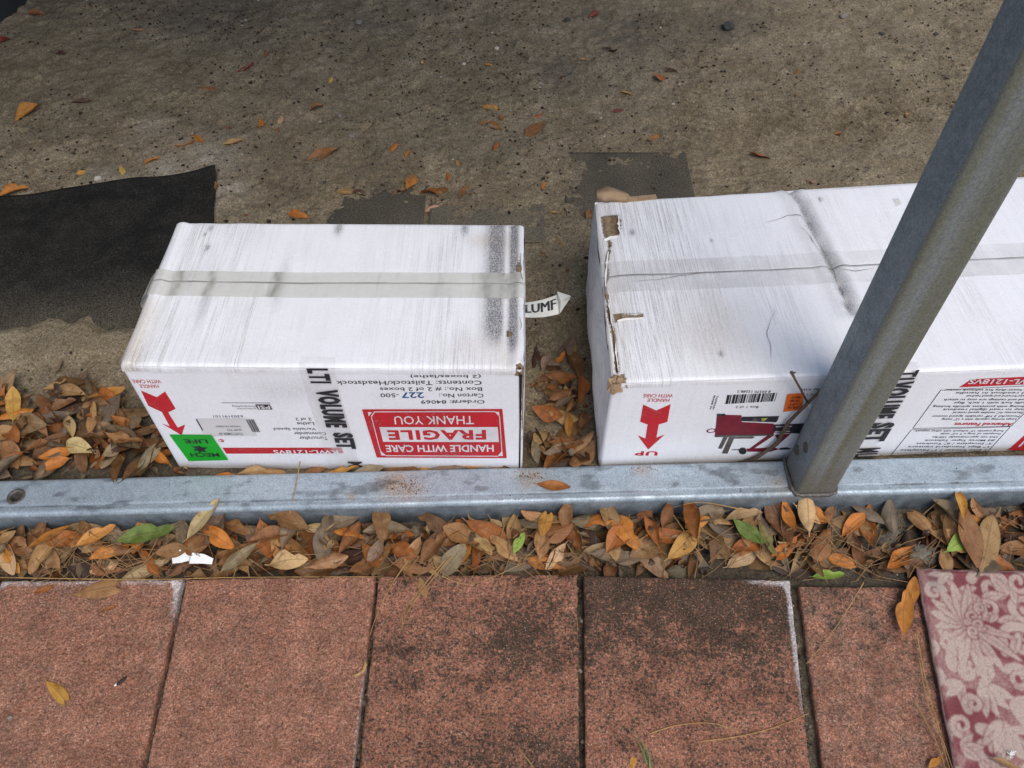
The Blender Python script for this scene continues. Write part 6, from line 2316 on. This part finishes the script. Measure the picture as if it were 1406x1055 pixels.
# ------------------------------------------------------------------ soil crumbs, grit and chips
def crumbs():
    r = np.random.default_rng(77)
    ico = bmesh.new()
    bmesh.ops.create_icosphere(ico, subdivisions=1, radius=1.0)
    iv = np.array([v.co[:] for v in ico.verts])
    itri = np.array([[v.index for v in f.verts] for f in ico.faces])
    ico.free()
    n = 30000
    x = r.uniform(-1.6, 1.6, n)
    y = 0.74 + (2.55 - 0.74) * r.random(n) ** 0.8
    dens = fbm(x, y, 3.2, 3, 301) * 0.6 + fbm(x, y, 18, 3, 302) * 0.4
    keep = r.random(n) < sstep(0.26, 0.66, dens)
    for B in (B1, B2):
        c, s = math.cos(-B['rz']), math.sin(-B['rz'])
        lx = c * (x - B['loc'].x) - s * (y - B['loc'].y)
        ly = s * (x - B['loc'].x) + c * (y - B['loc'].y)
        keep &= ~((np.abs(lx) < B['L'] / 2) & (np.abs(ly) < B['D'] / 2))
    dm = in_poly(x, y, [(p.x, p.y) for p in MAT])
    keep &= ~((dm > 0) & (r.random(n) < 0.93))
    x, y = x[keep], y[keep]
    # grit in the gutter's bare patch and in the paver joints
    gx_ = bare_c.x + r.normal(0, 0.10, 900)
    gy_ = np.clip(bare_c.y + r.normal(0, 0.03, 900), 0.56, 0.645)
    jx, jy = [], []
    for a, b in ((S1[1], S1[2]), (S2[1], S2[2]), (S3[1], S3[2]), (S4[1], S4[2])):
        t = r.random(160)
        jx += list(a[0] + (b[0] - a[0]) * t + r.normal(0.003, 0.002, 160))
        jy += list(a[1] + (b[1] - a[1]) * t)
    n0 = len(x)
    x = np.concatenate([x, gx_, jx])
    y = np.concatenate([y, gy_, jy])
    z = terrain(x, y)[0]
    z[n0 + 900:] = np.maximum(z[n0 + 900:], r.uniform(-0.026, -0.012, len(jx)))
    n = len(x)
    size = 0.0010 + 0.0030 * r.random(n) ** 3.2
    size[n0:] = 0.0008 + 0.0022 * r.random(n - n0) ** 3
    sc = size[:, None] * r.uniform(0.6, 1.5, (n, 3)) * np.array((1, 1, 0.7))
    ang = r.uniform(0, 6.28, n)
    V = iv[None] * sc[:, None, :] * r.uniform(0.75, 1.25, (n, len(iv), 1))
    cx, sx = np.cos(ang)[:, None], np.sin(ang)[:, None]
    V = np.stack([V[..., 0] * cx - V[..., 1] * sx, V[..., 0] * sx + V[..., 1] * cx, V[..., 2]], -1)
    V = V + np.stack([x, y, z + size * 0.25], -1)[:, None, :]
    T = (itri[None] + (np.arange(n) * len(iv))[:, None, None]).reshape(-1, 3)
    pal = np.array([(0.17, 0.135, 0.10), (0.12, 0.09, 0.065), (0.05, 0.036, 0.026), (0.022, 0.017, 0.014), (0.38, 0.33, 0.26), (0.24, 0.20, 0.15), (0.16, 0.07, 0.03)])
    pick = r.choice(len(pal), n, p=[0.18, 0.20, 0.28, 0.20, 0.04, 0.06, 0.04])
    col = pal[pick] * r.uniform(0.75, 1.25, (n, 1))
    col = np.concatenate([col, np.ones((n, 1))], 1)
    col = np.repeat(col[:, None], len(iv), 1).reshape(-1, 4)
    me = mesh_np('soil_crumbs', V.reshape(-1, 3), T, False, {'bit_color': col})
    tag(link('soil_crumbs', me, M['bits']), 'crumbs of soil, bark chips and grit strewn over the dirt', 'grit', kind='stuff')
    # sand specks on the steel rail
    pts = []
    for (px, py, s, k) in ((545, 664, 16, 130), (560, 672, 14, 80), (728, 653, 16, 100), (700, 688, 26, 60), (1100, 682, 60, 110), (884, 645, 12, 30), (1300, 676, 60, 60)):
        for _ in range(k):
            q = pix(px + r.normal(0, s), py + r.normal(0, s * .35), Z_RAIL)
            if abs(q.y - float(rail_y(q.x))) < 0.030:
                pts.append(q[:])
    pts = np.array(pts)
    n = len(pts)
    size = 0.0004 + 0.0007 * r.random(n) ** 2
    V = iv[None] * size[:, None, None] * r.uniform(0.7, 1.3, (n, len(iv), 1)) + (pts + np.stack([0 * size, 0 * size, size * 0.5], -1))[:, None, :]
    T = (itri[None] + (np.arange(n) * len(iv))[:, None, None]).reshape(-1, 3)
    col = np.repeat(np.concatenate([pal[r.choice([0, 1, 2, 5, 6], n)], np.ones((n, 1))], 1)[:, None], len(iv), 1).reshape(-1, 4)
    tag(link('sand_specks', mesh_np('sand_specks', V.reshape(-1, 3), T, False, {'bit_color': col}), M['bits']), 'specks of sand and rust coloured grit on the steel rail', 'grit', kind='stuff')


crumbs()

# ------------------------------------------------------------------ pine straw
def straw():
    m = MB()
    r = random.Random(91)
    def field(x, y):
        i, j = hidx(np.array([x]), np.array([y]))
        return float(min(HF[i, j][0], 0.06))
    for k in range(230):
        if k < 70:
            x, y = strip_spot(r, -1.0, 1.0)
        elif k < 130:
            x, y = bare_c.x + r.gauss(-0.02, 0.12), 0.60 + r.gauss(0, 0.022)
        else:
            x, y = r.choice((-0.62, -0.62, -0.06)) + r.gauss(0, 0.09), 0.578 + r.gauss(0, 0.008)
        ln = r.uniform(0.03, 0.11)
        a = r.gauss(0.15, 0.7)
        b = r.gauss(0, 0.35)
        pts = []
        for t in (-0.5, -0.2, 0.1, 0.5):
            qx, qy = x + ln * t * math.cos(a + b * t), min(max(y + ln * t * math.sin(a + b * t), 0.548), float(rail_y(x)) - 0.037)
            pts.append((qx, qy, field(qx, qy) + 0.0022 + r.uniform(0, 0.003)))
        m.tube(pts, r.uniform(0.0004, 0.0008), 4, cap=False)
    tag(m.build('pine_straw', M['oldneedle']), 'fine dry pine straw tangled among the gutter leaves', 'pine straw', kind='stuff')


straw()
NEEDLES = [
    ([(620, 764, .022), (590, 800, .004), (565, 832, .0015), (549, 868, .0015)], 'long pine needle crossing from the gutter onto the third paver'),
    ([(612, 768, .022), (580, 806, .004), (556, 838, .0018), (552, 856, .0015)], 'shorter pine needle lying alongside the long one'),
    ([(560, 770, .020), (538, 803, .003), (520, 838, .0015), (508, 872, .0015)], 'pine needle pointing down over the second paver joint'),
    ([(604, 790, .004), (637, 802, .002), (668, 796, .002), (722, 772, .020)], 'bowed pine needle along the far edge of the third paver'),
    ([(0, 793, .006), (190, 796, .006), (330, 793, .005), (520, 792, .005)], 'very long straw lying along the far edge of the pavers'),
    ([(890, 1008, .0015), (930, 996, .0015), (975, 993, .002), (1014, 1004, .0015)], 'arched pine needle near the bottom of the fourth paver'),
    ([(962, 1018, .0015), (1010, 1012, .002), (1060, 1000, .0025), (1110, 980, .0015)], 'pine needle reaching the right edge of the fourth paver'),
    ([(1186, 800, .020), (1160, 843, .003), (1134, 880, .0018), (1107, 912, .0015)], 'straight dry stalk leaning onto the fifth paver'),
    ([(1258, 868, .004), (1270, 930, .004), (1286, 990, .004), (1308, 1056, .004)], 'longest needle in the bunch along the left rug edge'),
    ([(1262, 905, .005), (1272, 960, .005), (1290, 1010, .005), (1304, 1056, .004)], 'middle needle in the bunch along the left rug edge'),
    ([(1254, 960, .002), (1276, 1000, .003), (1290, 1030, .004), (1298, 1056, .004)], 'outer needle in the bunch along the left rug edge'),
    ([(913, 697, .030), (930, 715, .030), (946, 740, .026), (966, 768, .018)], 'thin yellow straw across the gutter above the fourth paver'),
    ([(412, 634, .090), (408, 657, .060), (400, 695, .052), (392, 733, .022)], 'fine straw hanging over the rail in front of the smaller carton'),
    ([(713, 1030, .0015), (722, 1040, .0015), (734, 1056, .0015)], 'short straw at the bottom of the third paver'),
    ([(566, 92, ZD + .004), (574, 89, ZD + .004), (580, 87, ZD + .005)], 'pale stalk fragment on the far dirt'),
    ([(1020, 700, .030), (962, 690, .045), (920, 698, .032)], 'curved straw lying against the rail above the fourth paver'),
]
for pts, lab in NEEDLES:
    m = MB()
    P = [pix(*p) for p in pts]
    # smooth the bend
    Q = []
    for i in range(len(P) - 1):
        p_1, p0, p1, p2 = P[max(i - 1, 0)], P[i], P[i + 1], P[min(i + 2, len(P) - 1)]
        for t in np.linspace(0, 1, 6)[:-1]:
            Q.append(0.5 * ((2 * p0) + (p1 - p_1) * t + (2 * p_1 - 5 * p0 + 4 * p1 - p2) * t * t + (3 * p0 - p_1 - 3 * p1 + p2) * t ** 3))
    Q.append(P[-1])
    m.tube(Q, [0.00098 - 0.0005 * k / len(Q) for k in range(len(Q))], 5)
    tag(m.build('pine_needle', M['needle'], smooth=True), lab, 'pine needle', 'loose pine needles')

# small finds
def at_origin(o):
    me = o.data
    n = len(me.vertices)
    a = np.zeros(n * 3, np.float32)
    me.vertices.foreach_get('co', a)
    a = a.reshape(-1, 3)
    c = a.mean(0)
    me.vertices.foreach_set('co', (a - c).ravel())
    me.update()
    o.location = c
    return o


m = MB()
zp = 0.020
P = [pix(235, 757, zp), pix(247, 755, zp + .003), pix(261, 757, zp), pix(264, 759, zp + .007), pix(280, 761, zp + .004), pix(293, 767, zp - .001), pix(291, 775, zp - .003), pix(277, 774, zp + .003), pix(260, 774, zp + .004), pix(259, 770, zp - .001), pix(248, 773, zp), pix(237, 774, zp - .002)]
m.add(P, [(0, 11, 10, 1), (1, 10, 9, 2), (2, 9, 8, 3), (3, 8, 7, 4), (4, 7, 6, 5)])
o = m.build('paper_scrap', M['paper'])
sm = o.modifiers.new('thickness', 'SOLIDIFY')
sm.thickness = 0.0004
tag(at_origin(o), 'folded white paper scrap among the gutter leaves above the first paver', 'paper scrap')
m = MB()
P = [pix(x, y, 0.0028) for x, y in ((500, 905), (502, 913), (499, 921), (492, 926), (484, 928))]
m.tube(P, [0.0016, 0.0026, 0.0026, 0.0022, 0.0012], 8)
tag(at_origin(m.build('curled_seed_pod', m_plain('tan_seed_pod', (0.45, 0.29, 0.11), (0.34, 0.2, 0.08), 0.6, 80), smooth=True)), 'curled tan seed pod at the joint between the second and third pavers', 'seed pod')
root = thing('seed_husk', 'small black husk with a white tip on the first paver', 'seed husk', pix(164, 937, 0))
inv = Matrix.Translation(root.location).inverted()
m = MB()
P = [inv @ pix(x, y, 0.0025) for x, y in ((160, 940), (166, 936), (171, 932), (174, 929))]
m.tube(P, [0.0018, 0.0026, 0.0022, 0.0008], 8)
m.build('husk', M['bug'], root, True)
m = MB()
m.tube([inv @ pix(157, 942, 0.0022), inv @ pix(161, 939, 0.0026)], [0.0012, 0.0019], 8)
m.build('pale_tip', M['paper'], root, True)


def pebble(px, py, z, r_, mat, label, seed):
    bm = bmesh.new()
    bmesh.ops.create_icosphere(bm, subdivisions=2, radius=r_)
    rr = random.Random(seed)
    s = (rr.uniform(.8, 1.3), rr.uniform(.7, 1.1), rr.uniform(.5, .8))
    for v in bm.verts:
        v.co = Vector((v.co.x * s[0], v.co.y * s[1], v.co.z * s[2])) * rr.uniform(0.86, 1.12)
    me = bpy.data.meshes.new('pebble')
    bm.to_mesh(me)
    bm.free()
    o = link('pebble', me, mat)
    p = pix(px, py, z)
    if z == ZD:
        p.z = ground_z(p.x, p.y)
    o.location = p + Vector((0, 0, r_ * 0.3))
    tag(o, label, 'pebble', 'loose pebbles')


stone = m_plain('grey_pebble', (0.30, 0.27, 0.23), (0.16, 0.14, 0.12), 0.9, 200, 0.5)
pale = m_plain('pale_pebble', (0.55, 0.52, 0.46), (0.38, 0.35, 0.30), 0.9, 200, 0.4)
darkst = m_plain('dark_pebble', (0.075, 0.07, 0.065), (0.04, 0.037, 0.034), 0.9, 200, 0.5)
for k, (px, py, z, rr, mt, lab) in enumerate([
        (14, 986, 0, .0030, stone, 'small grey pebble on the first paver near the left edge'),
        (467, 161, ZD, .0060, stone, 'grey pebble on the dirt right of the brown leaf'),
        (483, 186, ZD, .0065, stone, 'brownish grey pebble beyond the middle of the smaller carton'),
        (682, 66, ZD, .0075, pale, 'pale pebble on the far dirt beside the golden scrap'),
        (925, 139, ZD, .0055, pale, 'pale pebble below the cupped red brown leaf'),
        (1000, 38, ZD, .016, darkst, 'dark clod at the top of the raked dirt'),
        (1157, 26, ZD, .0085, stone, 'grey pebble at top right near the photo edge'),
        (637, 87, ZD, .006, pale, 'pale pebble left of the golden scrap'),
        (493, 34, ZD, .010, stone, 'pebble in the dark damp hollow at the top'),
        (1226, 640, 0, .0040, stone, 'pebble beside the rail'),
        (136, 249, ZD, .0080, pale, 'whitish stone chip at the edge of the black cloth'),
        (779, 28, ZD, .009, darkst, 'dark pebble near the dark red leaf at the top'),
        (1210, 47, ZD, .0075, darkst, 'dark clod on the dirt left of the post top'),
        (1285, 47, ZD, .0065, darkst, 'dark clod just left of the steel post near the photo top')]):
    if (px, py) != (1226, 640):
        pebble(px, py, z, rr, mt, lab, k)
# lump of old concrete showing in the bare part of the gutter
bm = bmesh.new()
bmesh.ops.create_icosphere(bm, subdivisions=4, radius=1)
for v in bm.verts:
    d = v.co.normalized()
    v.co = Vector((d.x * 0.040, d.y * 0.018, d.z * 0.016)) * (0.8 + 0.4 * float(fbm(d.x * 2 + 5, d.y * 2 + d.z * 2, 1.6, 4, 311)))
me = bpy.data.meshes.new('concrete_lump')
bm.to_mesh(me)
bm.free()
me.polygons.foreach_set('use_smooth', [True] * len(me.polygons))
o = link('concrete_lump', me, M['concrete'])
o.location = pix(1266, 764, -0.012)
tag(o, 'rough grey concrete lump in the gutter beside the rug corner', 'concrete lump')
# grass sprig
root = thing('grass_sprig', 'tiny green grass sprig at the bottom of the fourth paver', 'grass sprig', pix(886, 1040, 0))
inv = Matrix.Translation(root.location).inverted()
for pts in ([(894, 1056, .001), (888, 1032, .006), (880, 1016, .008), (863, 999, .006)], [(893, 1056, .001), (892, 1040, .008), (886, 1024, .010)], [(889, 1050, .001), (880, 1026, .004), (871, 1012, .003)]):
    m = MB()
    P = [inv @ pix(*p) for p in pts]
    vs, fs = [], []
    for i, p in enumerate(P):
        w_ = 0.0014 * (1 - i / (len(P) - 0.6))
        vs += [p + Vector((-w_, 0, 0)), p + Vector((0, 0, -w_ * .5)), p + Vector((w_, 0, 0))]
    for i in range(len(P) - 1):
        fs += [(3 * i, 3 * i + 1, 3 * i + 4, 3 * i + 3), (3 * i + 1, 3 * i + 2, 3 * i + 5, 3 * i + 4)]
    m.add(vs, fs)
    m.build('blade', M['grass'], root, True)
# white lint on the rug
m = MB()
r9 = random.Random(3)
c = pix(1388, 1036, 0.0095)
for k in range(16):
    a = r9.uniform(0, 6.28)
    d = Vector((math.cos(a), math.sin(a), r9.uniform(-0.05, 0.3)))
    m.tube([c - d * 0.002, c + d * r9.uniform(0.002, 0.006) + Vector((r9.gauss(0, .001), r9.gauss(0, .001), 0.0015))], 0.0005, 4)
tag(at_origin(m.build('lint_tuft', M['paper'])), 'tuft of white lint on the rug near the bottom right corner', 'lint')
# ------------------------------------------------------------------ the carport over the dirt, above the frame
def carport():
    root = thing('carport_roof', 'corrugated metal carport roof carried by the square steel posts above the dirt', 'roof', (0, 0, 0), RAIL_A)
    zt = Z_RAIL + 2.12
    b = MB()
    y0 = RAIL_C.y
    b.box((-1.0, y0, zt + 0.033), (7.4, PW, PW))
    b.box((-1.0, y0 + 5.0, zt + 0.033), (7.4, PW, PW))
    for k in range(6):
        b.box((-4.4 + k * 1.36, y0 + 2.5, zt + 0.033), (0.05, 4.93, 0.05))
    b.build('roof_beam', M['post'], root)
    X = np.arange(-4.8, ROOF_X1, 0.02)
    Y = np.linspace(ROOF_Y0, 6.1, 6)
    GX_, GY_ = np.meshgrid(X, Y, indexing='ij')
    ph = (GX_ / 0.23) % 1.0
    Zr = zt + 0.069 + 0.02 * np.clip(1 - np.abs(ph - 0.5) * 6, 0, 1) + 0.004
    me = mesh_np('roof_sheet', np.stack([GX_, GY_, Zr], -1), grid_quads(len(X), len(Y)), False)
    o = link('roof_sheet', me, M['roof'], root)
    md = o.modifiers.new('thickness', 'SOLIDIFY')
    md.thickness = 0.0015
    for (x, y) in ((-4.4, y0), (-1.95, y0), (-4.4, y0 + 5.0), (0.4425, y0 + 5.0), (2.4, y0 + 5.0)):
        p = MB()
        p.box((x, y, zt / 2 - 0.02), (PW, PW, zt + 0.035))
        p.build('roof_post', M['post'], root)


ROOF_X1, ROOF_Y0 = 1.15, 0.52
carport()


def add_shade_heap():
    """made-up dark mass added to block light; only its hem reaches the far left corner"""
    c = pix(0, 14, ZD)
    nu, nv = 120, 40
    th = np.linspace(0, 2 * np.pi, nu, endpoint=False)
    v = np.linspace(0, 1, nv)
    T, V = np.meshgrid(th, v, indexing='ij')
    ax, ay, h = 1.3, 0.7, 0.95
    k = 4.0
    r = (np.abs(np.cos(T)) ** k + np.abs(np.sin(T)) ** k) ** (-1 / k)
    shr = np.where(V < 0.62, 1 - 0.10 * V, (1 - 0.10 * V) * np.sqrt(np.clip(1 - ((V - 0.62) / 0.38) ** 2.4, 0, 1)))
    fold = 0.035 * np.sin(T * 19 + 2 * np.sin(T * 3)) * sstep(0.6, 0.0, V)
    Xb, Yb = (ax * r * shr + fold) * np.cos(T), (ay * r * shr + fold) * np.sin(T)
    Zb = np.where(V < 0.62, V / 0.62 * 0.75, 0.75 + (h - 0.75) * np.clip((V - 0.62) / 0.38, 0, 1) ** 0.5)
    Zb = Zb + 0.02 * (vnoise(T * 5, V * 5, 3) - 0.5)
    co = np.stack([Xb, Yb, Zb], -1)
    q = []
    for i in range(nu):
        for j in range(nv - 1):
            q.append((i * nv + j, ((i + 1) % nu) * nv + j, ((i + 1) % nu) * nv + j + 1, i * nv + j + 1))
    o = link('added_shade_heap', mesh_np('added_shade_heap', co.reshape(-1, 3), np.array(q), True), m_plain('added_heap_black', (0.018, 0.018, 0.019), (0.012, 0.012, 0.013), 0.6, 5))
    o.rotation_euler = (0, 0, math.radians(24))
    d = Vector((math.cos(math.radians(24)), math.sin(math.radians(24)), 0))
    n_ = Vector((-d.y, d.x, 0))
    o.location = (c.x, c.y, ZD - 0.01)
    o.location = o.location - d * (ax * 0.84 - 0.03) + n_ * (ay * 0.84 - 0.02)
    tag(o, 'made-up black heap added to shade the far left corner, only its hem in view', 'covered heap')


add_shade_heap()  # invented heap, added to keep light off the far left dirt
